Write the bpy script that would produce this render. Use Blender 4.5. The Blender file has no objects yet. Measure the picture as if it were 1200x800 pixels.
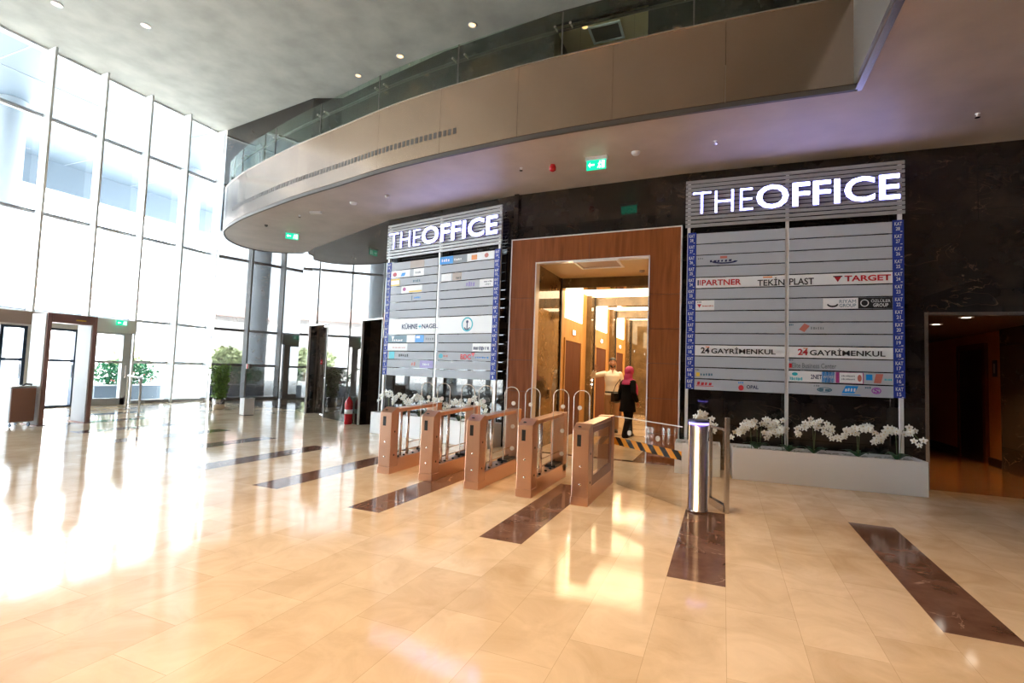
import bpy, bmesh, math, random
from mathutils import Vector, Matrix
random.seed(7)
PI = math.pi
SC = bpy.context.scene
COL = SC.collection

# ------------------------------------------------------------------ helpers
class MB:
    """collects shapes and links them as one mesh object"""
    def __init__(s): s.bm = bmesh.new(); s.mi = 0
    def _mark(s, n0):
        s.bm.faces.ensure_lookup_table()
        for f in s.bm.faces[n0:]: f.material_index = s.mi
    def box(s, x0, x1, y0, y1, z0, z1, m=None):
        n0 = len(s.bm.faces)
        P = [(x0,y0,z0),(x1,y0,z0),(x1,y1,z0),(x0,y1,z0),(x0,y0,z1),(x1,y0,z1),(x1,y1,z1),(x0,y1,z1)]
        if m is not None: P = [m @ Vector(p) for p in P]
        v = [s.bm.verts.new(p) for p in P]
        for q in ((3,2,1,0),(4,5,6,7),(0,1,5,4),(1,2,6,5),(2,3,7,6),(3,0,4,7)): s.bm.faces.new([v[i] for i in q])
        s._mark(n0); return s
    def quad(s, *P):
        n0 = len(s.bm.faces); s.bm.faces.new([s.bm.verts.new(p) for p in P]); s._mark(n0); return s
    def prism(s, poly, z0, z1, m=None):
        n0 = len(s.bm.faces)
        a = [Vector((p[0],p[1],z0)) for p in poly]; b = [Vector((p[0],p[1],z1)) for p in poly]
        if m is not None: a = [m @ p for p in a]; b = [m @ p for p in b]
        a = [s.bm.verts.new(p) for p in a]; b = [s.bm.verts.new(p) for p in b]
        n = len(a)
        s.bm.faces.new(a[::-1]); s.bm.faces.new(b)
        for i in range(n): s.bm.faces.new((a[i], a[(i+1)%n], b[(i+1)%n], b[i]))
        s._mark(n0); return s
    def tube(s, pts, r, n=8, cap=True, rs=None):
        n0 = len(s.bm.faces)
        pts = [Vector(p) for p in pts]; rings = []
        for i, p in enumerate(pts):
            d = (pts[min(i+1,len(pts)-1)] - pts[max(i-1,0)]).normalized()
            a = Vector((0,0,1)) if abs(d.z) < .9 else Vector((1,0,0))
            u = d.cross(a).normalized(); w = d.cross(u)
            rr = rs[i] if rs else r
            rings.append([s.bm.verts.new(p + u*rr*math.cos(2*PI*k/n) + w*rr*math.sin(2*PI*k/n)) for k in range(n)])
        for A, B in zip(rings, rings[1:]):
            for k in range(n): s.bm.faces.new((A[k], A[(k+1)%n], B[(k+1)%n], B[k]))
        if cap: s.bm.faces.new(rings[0][::-1]); s.bm.faces.new(rings[-1])
        s._mark(n0); return s
    def lathe(s, prof, c=(0,0,0), n=20, m=None):
        n0 = len(s.bm.faces); rings = []
        for r, z in prof:
            ring = []
            for k in range(n):
                p = Vector((r*math.cos(2*PI*k/n), r*math.sin(2*PI*k/n), z))
                if m is not None: p = m @ p
                ring.append(s.bm.verts.new(p + Vector(c)))
            rings.append(ring)
        for A, B in zip(rings, rings[1:]):
            for k in range(n): s.bm.faces.new((A[k], A[(k+1)%n], B[(k+1)%n], B[k]))
        s.bm.faces.new(rings[0][::-1]); s.bm.faces.new(rings[-1])
        s._mark(n0); return s
    def ball(s, c, r, sc=(1,1,1), sub=2, m=None):
        n0 = len(s.bm.faces)
        M = Matrix.Translation(c) @ (m if m is not None else Matrix()) @ Matrix.Diagonal((r*sc[0], r*sc[1], r*sc[2], 1))
        bmesh.ops.create_icosphere(s.bm, subdivisions=sub, radius=1, matrix=M)
        s._mark(n0); return s
    def merge(s, me, m=None):
        n0 = len(s.bm.faces); v0 = len(s.bm.verts)
        s.bm.from_mesh(me); s.bm.verts.ensure_lookup_table()
        if m is not None:
            for v in s.bm.verts[v0:]: v.co = m @ v.co
        s._mark(n0); return s
    def build(s, name, mats, parent=None, smooth=False, bevel=0):
        me = bpy.data.meshes.new(name); bmesh.ops.recalc_face_normals(s.bm, faces=s.bm.faces[:]); s.bm.to_mesh(me); s.bm.free()
        for m in (mats if isinstance(mats, (list, tuple)) else [mats]): me.materials.append(m)
        if smooth:
            for p in me.polygons: p.use_smooth = True
        o = bpy.data.objects.new(name, me); COL.objects.link(o)
        if parent is not None: o.parent = parent
        if bevel:
            md = o.modifiers.new('bevel', 'BEVEL'); md.width = bevel; md.segments = 2; md.limit_method = 'ANGLE'
        return o

def tag(o, label, cat, group=None, kind=None):
    o['label'] = label; o['category'] = cat
    if group: o['group'] = group
    if kind: o['kind'] = kind
    return o
def thing(name, label, cat, loc=(0,0,0), rz=0, group=None):
    o = bpy.data.objects.new(name, None); COL.objects.link(o); o.empty_display_size = .1
    o.location = loc; o.rotation_euler = (0,0,rz)
    return tag(o, label, cat, group)
def struct(o): o['kind'] = 'structure'; return o
def copy_tree(o, parent=None):
    c = o.copy(); COL.objects.link(c)
    if parent is not None: c.parent = parent
    for ch in list(o.children): copy_tree(ch, c)
    return c
def lp(o, label):
    o['label'] = label; return o

# ------------------------------------------------------------------ materials
def mat(name, col, rough=.5, metal=0, emit=None, es=0, ior=1.5, coat=0, noise=None):
    m = bpy.data.materials.new(name); m.use_nodes = True
    nt = m.node_tree; b = nt.nodes['Principled BSDF']
    b.inputs['Base Color'].default_value = (*col, 1); b.inputs['Roughness'].default_value = rough
    b.inputs['Metallic'].default_value = metal; b.inputs['IOR'].default_value = ior
    b.inputs['Coat Weight'].default_value = coat
    if emit: b.inputs['Emission Color'].default_value = (*emit, 1); b.inputs['Emission Strength'].default_value = es
    if noise:      # (scale, amount, detail)
        tc = nt.nodes.new('ShaderNodeTexCoord'); n = nt.nodes.new('ShaderNodeTexNoise')
        n.inputs['Scale'].default_value = noise[0]; n.inputs['Detail'].default_value = noise[2]
        nt.links.new(tc.outputs['Object'], n.inputs['Vector'])
        r = nt.nodes.new('ShaderNodeMapRange'); r.inputs['To Min'].default_value = 1-noise[1]; r.inputs['To Max'].default_value = 1+noise[1]
        r.inputs['From Min'].default_value = .3; r.inputs['From Max'].default_value = .7
        nt.links.new(n.outputs['Fac'], r.inputs['Value'])
        mx = nt.nodes.new('ShaderNodeVectorMath'); mx.operation = 'SCALE'; mx.inputs[0].default_value = col
        nt.links.new(r.outputs['Result'], mx.inputs['Scale']); nt.links.new(mx.outputs['Vector'], b.inputs['Base Color'])
    return m
def N(nt, t, **kw):
    n = nt.nodes.new(t)
    for k, v in kw.items():
        if k in n.inputs: n.inputs[k].default_value = v
        else: setattr(n, k, v)
    return n
def ramp(nt, stops):
    r = nt.nodes.new('ShaderNodeValToRGB'); e = r.color_ramp.elements
    e[0].position, e[0].color = stops[0][0], (*stops[0][1],1); e[1].position, e[1].color = stops[1][0], (*stops[1][1],1)
    for p, c in stops[2:]:
        x = e.new(p); x.color = (*c,1)
    return r
def marble(name, dark, light, vein, rough, ior, sc=1.6, joints=None, vamt=1.0):
    m = bpy.data.materials.new(name); m.use_nodes = True; nt = m.node_tree; L = nt.links; b = nt.nodes['Principled BSDF']
    b.inputs['Roughness'].default_value = rough; b.inputs['IOR'].default_value = ior
    tc = N(nt,'ShaderNodeTexCoord'); n1 = N(nt,'ShaderNodeTexNoise', Scale=sc, Detail=6.0, Roughness=.6)
    L.new(tc.outputs['Object'], n1.inputs['Vector'])
    r1 = ramp(nt, [(.35,dark),(.7,light)]); L.new(n1.outputs['Fac'], r1.inputs['Fac'])
    n2 = N(nt,'ShaderNodeTexNoise', Scale=sc*.9, Detail=4.0, Distortion=1.2); mp = N(nt,'ShaderNodeMapping'); mp.inputs['Location'].default_value = (7,3,1); mp.inputs['Scale'].default_value = (.7,.7,1.5)
    L.new(tc.outputs['Object'], mp.inputs['Vector']); L.new(mp.outputs['Vector'], n2.inputs['Vector'])
    s = N(nt,'ShaderNodeMath', operation='SUBTRACT'); s.inputs[1].default_value = .5; L.new(n2.outputs['Fac'], s.inputs[0])
    a = N(nt,'ShaderNodeMath', operation='ABSOLUTE'); L.new(s.outputs[0], a.inputs[0])
    r2 = ramp(nt, [(0,(1,1,1)),(.007,(0,0,0))]); L.new(a.outputs[0], r2.inputs['Fac'])
    n3 = N(nt,'ShaderNodeTexNoise', Scale=sc*.8, Detail=2.0); L.new(tc.outputs['Object'], n3.inputs['Vector'])
    r3 = ramp(nt, [(.5,(0,0,0)),(.65,(vamt,)*3)]); L.new(n3.outputs['Fac'], r3.inputs['Fac'])
    mu = N(nt,'ShaderNodeMath', operation='MULTIPLY'); L.new(r2.outputs['Color'], mu.inputs[0]); L.new(r3.outputs['Color'], mu.inputs[1])
    mx = N(nt,'ShaderNodeMix', data_type='RGBA'); L.new(mu.outputs[0], mx.inputs['Factor']); L.new(r1.outputs['Color'], mx.inputs[6]); mx.inputs[7].default_value = (*vein,1)
    out = mx.outputs[2]
    if joints:
        sx = N(nt,'ShaderNodeSeparateXYZ'); L.new(tc.outputs['Object'], sx.inputs[0]); cx = N(nt,'ShaderNodeCombineXYZ')
        L.new(sx.outputs['X'], cx.inputs['X']); L.new(sx.outputs['Z'], cx.inputs['Y'])
        bt = N(nt,'ShaderNodeTexBrick'); bt.offset = 0; bt.inputs['Scale'].default_value = 1; bt.inputs['Brick Width'].default_value = joints[0]; bt.inputs['Row Height'].default_value = joints[1]
        bt.inputs['Mortar Size'].default_value = .004; bt.inputs['Color1'].default_value = (1,1,1,1); bt.inputs['Color2'].default_value = (.75,.75,.75,1); bt.inputs['Mortar'].default_value = (.25,.25,.25,1)
        L.new(cx.outputs[0], bt.inputs['Vector'])
        m2 = N(nt,'ShaderNodeMix', data_type='RGBA', blend_type='MULTIPLY'); m2.inputs['Factor'].default_value = 1
        L.new(out, m2.inputs[6]); L.new(bt.outputs['Color'], m2.inputs[7]); out = m2.outputs[2]
    L.new(out, b.inputs['Base Color'])
    return m
def wood(name, c1, c2, rough=.35, sc=(14,14,1.0)):
    m = bpy.data.materials.new(name); m.use_nodes = True; nt = m.node_tree; L = nt.links; b = nt.nodes['Principled BSDF']
    b.inputs['Roughness'].default_value = rough; b.inputs['IOR'].default_value = 1.28
    tc = N(nt,'ShaderNodeTexCoord'); mp = N(nt,'ShaderNodeMapping'); mp.inputs['Scale'].default_value = sc; L.new(tc.outputs['Object'], mp.inputs['Vector'])
    n = N(nt,'ShaderNodeTexNoise', Scale=1.0, Detail=5.0, Distortion=.6); L.new(mp.outputs['Vector'], n.inputs['Vector'])
    r = ramp(nt, [(.3,c1),(.7,c2)]); L.new(n.outputs['Fac'], r.inputs['Fac']); L.new(r.outputs['Color'], b.inputs['Base Color'])
    return m
def glass(name, tint=(1,1,1), refl=1.0, rough=0.0):
    m = bpy.data.materials.new(name); m.use_nodes = True; nt = m.node_tree; L = nt.links
    nt.nodes.remove(nt.nodes['Principled BSDF']); out = nt.nodes['Material Output']
    t = N(nt,'ShaderNodeBsdfTransparent'); t.inputs['Color'].default_value = (*tint,1)
    g = N(nt,'ShaderNodeBsdfGlossy'); g.inputs['Roughness'].default_value = rough
    f = N(nt,'ShaderNodeLayerWeight'); f.inputs['Blend'].default_value = .5
    pw = N(nt,'ShaderNodeMath', operation='POWER'); pw.inputs[1].default_value = 5; L.new(f.outputs['Facing'], pw.inputs[0])
    mu = N(nt,'ShaderNodeMath', operation='MULTIPLY_ADD'); mu.inputs[1].default_value = .9*refl; mu.inputs[2].default_value = .035*refl; L.new(pw.outputs[0], mu.inputs[0])
    mx = N(nt,'ShaderNodeMixShader'); L.new(mu.outputs[0], mx.inputs['Fac']); L.new(t.outputs[0], mx.inputs[1]); L.new(g.outputs[0], mx.inputs[2]); L.new(mx.outputs[0], out.inputs['Surface'])
    return m

MOD = 1.745/4
def floor_mat():
    m = bpy.data.materials.new('cream_marble_tiles'); m.use_nodes = True; nt = m.node_tree; L = nt.links; b = nt.nodes['Principled BSDF']
    b.inputs['Roughness'].default_value = .085; b.inputs['IOR'].default_value = 1.36
    tc = N(nt,'ShaderNodeTexCoord'); sx = N(nt,'ShaderNodeSeparateXYZ'); L.new(tc.outputs['Object'], sx.inputs[0])
    ax = N(nt,'ShaderNodeMath', operation='ADD'); ax.inputs[1].default_value = -(1.56-MOD/2)+MOD*200; L.new(sx.outputs['X'], ax.inputs[0])
    ay = N(nt,'ShaderNodeMath', operation='ADD'); ay.inputs[1].default_value = 50.3; L.new(sx.outputs['Y'], ay.inputs[0])
    cx = N(nt,'ShaderNodeCombineXYZ'); L.new(ay.outputs[0], cx.inputs['X']); L.new(ax.outputs[0], cx.inputs['Y'])
    bt = N(nt,'ShaderNodeTexBrick'); bt.offset = .37; bt.offset_frequency = 2; bt.inputs['Scale'].default_value = 1; bt.inputs['Brick Width'].default_value = .92; bt.inputs['Row Height'].default_value = MOD
    bt.inputs['Mortar Size'].default_value = .0016; bt.inputs['Bias'].default_value = 0
    bt.inputs['Color1'].default_value = (.74,.595,.43,1); bt.inputs['Color2'].default_value = (.63,.485,.33,1); bt.inputs['Mortar'].default_value = (.50,.37,.24,1)
    L.new(cx.outputs[0], bt.inputs['Vector'])
    n = N(nt,'ShaderNodeTexNoise', Scale=2.4, Detail=7.0, Roughness=.6, Distortion=.8); L.new(tc.outputs['Object'], n.inputs['Vector'])
    r = ramp(nt, [(.3,(.86,.82,.76)),(.65,(1.08,1.08,1.08))]); L.new(n.outputs['Fac'], r.inputs['Fac'])
    m2 = N(nt,'ShaderNodeMix', data_type='RGBA', blend_type='MULTIPLY'); m2.inputs['Factor'].default_value = 1
    L.new(bt.outputs['Color'], m2.inputs[6]); L.new(r.outputs['Color'], m2.inputs[7]); L.new(m2.outputs[2], b.inputs['Base Color'])
    return m

M_floor = floor_mat()
M_inlay = marble('brown_marble_inlay', (.11,.055,.038), (.20,.11,.08), (.5,.33,.24), .085, 1.42, 3.0)
M_marble = marble('dark_brown_marble', (.016,.012,.009), (.045,.033,.025), (.20,.14,.09), .02, 1.6, 1.9, (1.2,.62), .9)
M_marble2 = marble('dark_marble_plain', (.04,.03,.023), (.10,.075,.058), (.3,.2,.12), .03, 1.6, 2.0)
M_jamb = marble('olive_marble', (.10,.065,.03), (.2,.135,.07), (.5,.36,.2), .03, 1.6, 2.0)
M_wood = wood('reddish_veneer', (.19,.048,.012), (.30,.09,.024), .45)
M_maple = wood('honey_veneer', (.48,.25,.08), (.62,.36,.13), .35)
M_bronze_door = wood('brown_lift_door', (.09,.026,.008), (.13,.038,.012), .6)
M_ceil = mat('mottled_plaster', (.39,.375,.325), .8, noise=(1.4,.14,8))
M_soffit = mat('beige_plaster_soffit', (.47,.405,.36), .5, noise=(1.6,.1,8))
M_fascia = mat('bronze_fascia_metal', (.52,.385,.30), .17, 1.0, noise=(.9,.05,3))
M_fasciaside = mat('grey_fascia_metal', (.30,.29,.27), .45, .8)
M_trim = mat('bright_steel_trim', (.80,.79,.77), .3, .2)
M_steel = mat('brushed_steel', (.62,.58,.54), .25, 1.0)
M_turn = mat('bronze_steel', (.70,.435,.31), .3, 1.0)
M_chrome = mat('polished_chrome', (.8,.78,.76), .12, 1.0)
M_alu = mat('pale_aluminium', (.72,.73,.73), .45, .3)
M_slat = mat('grey_aluminium_board', (.44,.46,.50), .6)
M_hslat = mat('header_slat_grey', (.40,.395,.385), .42, .2)
M_frame = mat('window_frame_paint', (.80,.82,.83), .4)
M_dkframe = mat('navy_door_frame', (.035,.07,.13), .35, .1)
M_grframe = mat('grey_door_frame', (.40,.43,.47), .4, .1)
M_black = mat('black_plastic', (.012,.012,.013), .35)
M_rubber = mat('grey_rubber', (.1,.1,.1), .7)
M_white = mat('white_paint', (.80,.80,.79), .35)
M_planter = mat('white_planter_lacquer', (.90,.89,.88), .35)
M_blue = mat('navy_blue_vinyl', (.010,.035,.30), .6)
M_whitev = mat('white_vinyl', (.82,.82,.82), .4)
M_letter = mat('lit_white_letters', (.9,.9,1), .4, emit=(.36,.38,1.0), es=8)
M_letside = mat('lit_letter_sides', (.4,.4,.7), .4, emit=(.25,.22,1.0), es=.25)
M_navy = mat('navy_print', (.01,.015,.08), .4)
M_red = mat('red_print', (.55,.02,.03), .4)
M_blk = mat('black_print', (.012,.012,.014), .4)
M_cyan = mat('sky_blue_print', (.0,.26,.72), .4)
M_teal = mat('teal_print', (.02,.42,.50), .4)
M_orange = mat('orange_print', (.75,.25,.04), .4)
M_yellow = mat('yellow_print', (.80,.55,.05), .4)
M_mag = mat('magenta_print', (.38,.04,.20), .4)
M_violet = mat('violet_print', (.28,.22,.5), .4)
M_purple = mat('purple_print', (.32,.04,.40), .4)
M_greyt = mat('grey_print', (.20,.22,.24), .4)
M_tan = mat('tan_print', (.42,.33,.27), .4)
M_slate = mat('slate_print', (.07,.16,.22), .4)
M_salmon = mat('salmon_print', (.55,.16,.12), .4)
M_green = mat('green_exit_face', (.0,.30,.16), .4, emit=(.0,.55,.30), es=1.1)
M_exitw = mat('white_exit_pictogram', (.9,.95,.92), .4, emit=(.8,1,.9), es=1.0)
M_redp = mat('red_enamel', (.52,.012,.02), .25)
M_glassw = glass('window_glass', (.97,.99,1.0), 1.0)
M_glassr = glass('green_railing_glass', (.80,.90,.84), 1.1)
M_glassg = glass('clear_gate_glass', (.97,.98,.97), 1.0)
M_frost = mat('frosted_disc', (.75,.72,.68), .6)
M_arch = mat('bevelled_glass_edge', (.75,.72,.66), .2, .2)
M_lens = mat('lit_lamp_lens', (1,.8,.55), .4, emit=(1.0,.50,.20), es=2.2)
M_lensw = mat('lit_cool_lens', (1,1,1), .4, emit=(1.0,.93,.8), es=10)
M_lum = mat('luminous_panel_and_wall_wash', (1,.95,.85), .5, emit=(1.0,.80,.50), es=3.3)
M_lobceil = mat('lobby_cream_ceiling', (.62,.47,.27), .6)
M_corwall = mat('orange_painted_wall', (.40,.17,.05), .6)
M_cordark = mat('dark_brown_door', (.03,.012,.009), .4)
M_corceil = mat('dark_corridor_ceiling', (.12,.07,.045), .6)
M_backwall = mat('dim_grey_wall', (.06,.05,.045), .7)
M_leaf = mat('orchid_leaf_green', (.03,.10,.03), .4)
M_stem = mat('stem_green', (.10,.14,.04), .5)
M_petal = mat('white_petal', (.85,.84,.78), .5)
M_lip = mat('yellow_orchid_lip', (.65,.45,.12), .5)
M_pebble = mat('white_pebble', (.62,.60,.57), .6)
M_bush = mat('bamboo_leaf_green', (.17,.31,.06), .5, noise=(9,.35,2))
M_shrub = mat('shrub_leaf_green', (.04,.22,.09), .5, noise=(5,.3,2))
M_treeleaf = mat('pale_tree_leaf', (.42,.48,.28), .6, noise=(1.5,.3,3))
M_bark = mat('brown_bark', (.16,.11,.07), .8)
M_paving = mat('pale_street_paving', (.55,.54,.52), .8, noise=(.6,.1,4))
M_canopy = mat('pale_blue_canopy_panel', (.13,.165,.20), .5)
M_conc = mat('blue_grey_column', (.66,.70,.74), .6)
M_bldg = mat('pale_render', (.62,.60,.58), .8)
M_rooft = mat('pink_tile_roof', (.62,.42,.38), .8)
M_skin = mat('warm_skin', (.40,.20,.12), .55)
M_hair = mat('black_hair', (.012,.009,.008), .5)
M_shirt = mat('white_cotton_shirt', (.74,.70,.62), .7)
M_trous = mat('tan_cotton_trousers', (.30,.17,.08), .7)
M_blackcloth = mat('black_cloth', (.005,.005,.007), .9, 0, None, 0, 1.2)
M_hijab = mat('magenta_scarf_cloth', (.33,.02,.13), .65)
M_bag = mat('dark_brown_leather', (.025,.017,.013), .4)
M_shoe = mat('black_shoe_leather', (.012,.011,.010), .35)
M_eye = mat('eye_white', (.7,.68,.65), .2)
M_lipskin = mat('lip_skin', (.42,.15,.12), .5)
M_cartside = mat('brown_laminate', (.30,.15,.10), .4)
M_detwhite = mat('pale_grey_laminate', (.66,.66,.68), .4)
M_detbrown = mat('brown_metal_edge', (.30,.16,.13), .35, .3)
M_grille = mat('dark_vent_grille', (.10,.085,.075), .5, .3)

def stripe_mat():
    m = bpy.data.materials.new('yellow_black_hazard_tape'); m.use_nodes = True; nt = m.node_tree; L = nt.links; b = nt.nodes['Principled BSDF']
    b.inputs['Roughness'].default_value = .4
    tc = N(nt,'ShaderNodeTexCoord'); sx = N(nt,'ShaderNodeSeparateXYZ'); L.new(tc.outputs['Object'], sx.inputs[0])
    ad = N(nt,'ShaderNodeMath', operation='ADD'); L.new(sx.outputs['X'], ad.inputs[0]); L.new(sx.outputs['Z'], ad.inputs[1])
    mu = N(nt,'ShaderNodeMath', operation='MULTIPLY'); mu.inputs[1].default_value = 1/.235; L.new(ad.outputs[0], mu.inputs[0])
    fr = N(nt,'ShaderNodeMath', operation='FRACT'); L.new(mu.outputs[0], fr.inputs[0])
    gt = N(nt,'ShaderNodeMath', operation='GREATER_THAN'); gt.inputs[1].default_value = .5; L.new(fr.outputs[0], gt.inputs[0])
    mx = N(nt,'ShaderNodeMix', data_type='RGBA'); L.new(gt.outputs[0], mx.inputs['Factor']); mx.inputs[6].default_value = (.015,.015,.015,1); mx.inputs[7].default_value = (.80,.33,.02,1)
    L.new(mx.outputs[2], b.inputs['Base Color']); return m
M_tape = stripe_mat()

# ------------------------------------------------------------------ text
_tc = {}
def text_mesh(s, bold=0.0, ext=0.0):
    k = (s, bold, ext)
    if k in _tc: return _tc[k]
    cu = bpy.data.curves.new('lettering', 'FONT'); cu.body = s; cu.size = 1; cu.offset = bold; cu.extrude = ext; cu.resolution_u = 3
    o = bpy.data.objects.new('lettering_tmp', cu); COL.objects.link(o)
    bpy.context.view_layer.update()
    dg = bpy.context.evaluated_depsgraph_get()
    me = bpy.data.meshes.new_from_object(o.evaluated_get(dg)); me.materials.clear()
    bpy.data.objects.remove(o); bpy.data.curves.remove(cu)
    xs = [v.co.x for v in me.vertices]; ys = [v.co.y for v in me.vertices]
    _tc[k] = (me, min(xs), max(xs), min(ys), max(ys)); return _tc[k]
def text_m(s, x0, x1, z0, z1, y, bold=0.0, ext=0.0, shear=0):
    """matrix fitting text s into the rectangle x0..x1, z0..z1 of the plane y (readable from -y)"""
    me, a, b, c, d = text_mesh(s, bold, ext)
    sx = (x1-x0)/(b-a); sz = (z1-z0)/(d-c)
    M = Matrix(((sx, shear*sx, 0, x0-a*sx-shear*sx*c), (0, 0, -1, y), (0, sz, 0, z0-c*sz), (0,0,0,1)))
    return me, M
def put_text(mb, s, x0, x1, z0, z1, y, bold=0.0, ext=0.0, shear=0):
    me, M = text_m(s, x0, x1, z0, z1, y, bold, ext, shear); mb.merge(me, M)

# ------------------------------------------------------------------ room shell
ZC = 10.95; ZS = 5.37; ZU = 6.0
strips = {k: None for k in range(11)}
s_ext = [(4.25,7.0),(4.34,6.62),(4.48,7.14),(4.66,7.3),(4.88,7.55),(5.2,7.8),(5.6,8.1),(5.95,8.4),(6.3,8.8),(6.7,9.2),(7.2,9.7)]
rects = []
for k, (a, b) in enumerate(s_ext):
    c = 1.56-1.745*k; rects.append((c-MOD/2, c+MOD/2, a, b))
rects.append((-3.58,-1.33,9.60,9.76)); rects.append((-1.55,-1.33,9.76,11.2))
for y in (12.4,13.6,15.4,16.8): rects.append((-2.9,-1.5,y,y+.1))
xs = sorted({-19.0, 2.9, 5.2, 9.0, *[r[0] for r in rects], *[r[1] for r in rects]}); ys = sorted({-9.0, 9.83, 18.3, 22.5, *[r[2] for r in rects], *[r[3] for r in rects]})
bm = bmesh.new(); V = [[bm.verts.new((x,y,0)) for x in xs] for y in ys]
for j in range(len(ys)-1):
    for i in range(len(xs)-1):
        f = bm.faces.new((V[j][i],V[j][i+1],V[j+1][i+1],V[j+1][i])); cx, cy = (xs[i]+xs[i+1])/2, (ys[j]+ys[j+1])/2
        f.material_index = 2 if 2.9 < cx < 5.2 and 9.83 < cy < 18.3 else int(any(r[0]<cx<r[1] and r[2]<cy<r[3] for r in rects))
me = bpy.data.meshes.new('floor'); bm.to_mesh(me); bm.free(); me.materials.append(M_floor); me.materials.append(M_inlay); me.materials.append(mat('brown_corridor_floor', (.22,.10,.04), .2))
fl = bpy.data.objects.new('floor', me); COL.objects.link(fl); struct(fl)

struct(MB().box(-19.6,9.3,-9.3,22.6,ZC,ZC+.35).build('ceiling', M_ceil))
struct(MB().box(9.0,9.3,-9.3,22.6,0,ZC).build('wall_right', M_backwall))
struct(MB().box(-19,9,-9.3,-9.0,0,ZC).build('wall_behind', M_backwall))

def wall_seg(mb, A, B, z0, z1, t=.25):
    A = Vector(A); B = Vector(B); d = (B-A).normalized(); n = Vector((-d.y, d.x))   # A left, B right seen from the hall: n points away from it
    mb.prism([A, B, B+n*t, A+n*t], z0, z1)
P0=(-18.72,13.95); P1=(-13.45,13.2); P2=(-12.42,12.58); P3=(-8.0,10.62); P4=(-4.17,9.86); P5=(-4.17,9.80); P6=(-.72,9.70); P7=(2.9,9.80); P8=(9.0,10.0)
def lerp(A,B,t): return (A[0]+(B[0]-A[0])*t, A[1]+(B[1]-A[1])*t)
w = MB(); wall_seg(w, P0, P1, 0, ZC); struct(w.build('wall_left_corner', M_marble))
w = MB(); wall_seg(w, P1, P2, 0, ZS+.3); struct(w.build('wall_left_facet', M_marble))
# facet with the two dark doorways
T1a, T1b, T2a, T2b = .0, .30, .755, .985
D = (Vector(P3)-Vector(P2)); DL = D.length
w = MB(); wall_seg(w, lerp(P2,P3,T1b), lerp(P2,P3,T2a), 0, ZS+.3); wall_seg(w, lerp(P2,P3,T2b), P3, 0, ZS+.3)
wall_seg(w, lerp(P2,P3,T1a), lerp(P2,P3,T1b), 2.82, ZS+.3); wall_seg(w, lerp(P2,P3,T2a), lerp(P2,P3,T2b), 2.82, ZS+.3)
struct(w.build('wall_left_doors', M_marble))
w = MB(); wall_seg(w, P3, P4, 0, ZS+.3); struct(w.build('wall_left_sign', M_marble))
w = MB(); wall_seg(w, P4, P5, 0, ZS+.3, .1); wall_seg(w, (-4.2,9.87), (-.70,9.70), 4.3, ZS+.3); struct(w.build('wall_above_portal', M_marble))
w = MB(); wall_seg(w, (-.80,9.70), P7, 0, ZS+.3); wall_seg(w, P7, P8, 2.72, ZS+.3); wall_seg(w, lerp(P7,P8,.42), P8, 0, 2.72); struct(w.build('wall_right_sign', M_marble))

# recessed doorways in the left facet
ang = math.atan2(D.y, D.x)
def door_frame_local(t, idx, w_, deep, leaf_mat, ajar):
    o = bpy.data.objects.new('door_%d' % idx, None); COL.objects.link(o); p = lerp(P2,P3,t); o.location = (p[0],p[1],0); o.rotation_euler = (0,0,ang); struct(o)
    f = MB(); f.box(0,.018,-.012,.05,0,2.84); f.box(w_-.018,w_,-.012,.05,0,2.84); f.box(.018,w_-.018,-.012,.05,2.81,2.84); f.build('frame', M_alu, o)
    r = MB(); r.box(-.05,0.0,.05,deep,0,2.9); r.box(w_,w_+.05,.05,deep,0,2.9); r.box(-.05,w_+.05,.05,deep,2.82,2.9); r.build('reveal', M_marble2, o)
    return o
w1 = DL*T1b; d1 = door_frame_local(T1a, 1, w1, .5, None, 0)
MB().box(.036,w1*.80,.30,.36,.01,2.79).build('leaf', M_marble2, d1)
MB().box(w1*.80,w1*.80+.05,.28,.38,.01,2.79).build('leaf_edge', M_alu, d1)
MB().box(w1*.80+.05,w1-.036,.42,.48,.01,2.79).build('side_panel', M_backwall, d1)
b = MB(); b.tube([(w1*.72,.30,1.17),(w1*.72,.22,1.17),(w1*.60,.22,1.17)], .014); b.build('lever_handle', M_chrome, d1)
w2 = DL*(T2b-T2a); d2 = door_frame_local(T2a, 2, w2, 1.6, None, 0)
MB().box(-.05,w2+.05,1.6,1.66,0,2.9).build('back_panel', M_tan, d2)
MB().box(w2*.45,w2*.45+.06,1.2,1.59,.01,2.81).build('inner_leaf', M_backwall, d2)

# upper gallery wall
UP = [(-13.45,13.2),(-12.45,13.54),(-11.05,13.2),(-7.68,12.45),(-4.15,12.02)]
w = MB()
for A,B in zip(UP,UP[1:]): wall_seg(w, A, B, ZU, ZC)
wall_seg(w, (-4.2,12.02), (-1.7,11.95), 10.62, ZC); wall_seg(w, (-1.76,11.95), (9,12.1), ZU, ZC)
struct(w.build('wall_upper_gallery', M_marble))
w = MB(); w.box(-4.4,-4.16,12.1,20,ZU,ZC); w.box(-1.75,-1.5,12.1,20,ZU,ZC); w.box(-4.4,-1.5,20,20.2,ZU,ZC); struct(w.build('wall_upper_lobby', M_jamb))
struct(MB().box(-4.16,-1.75,12.1,20,10.62,10.7).build('ceiling_upper_lobby', M_lobceil))
g = thing('ceiling_grille', 'dark square air grille with a pale frame in the upper lobby ceiling', 'air grille', (-2.95,12.75,10.62))
b = MB(); a_=.42
b.box(-a_,a_,-.36,-.30,-.03,0); b.box(-a_,a_,.30,.36,-.03,0); b.box(-a_,-a_+.06,-.30,.30,-.03,0); b.box(a_-.06,a_,-.30,.30,-.03,0); b.build('frame', M_whitev, g)
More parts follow.
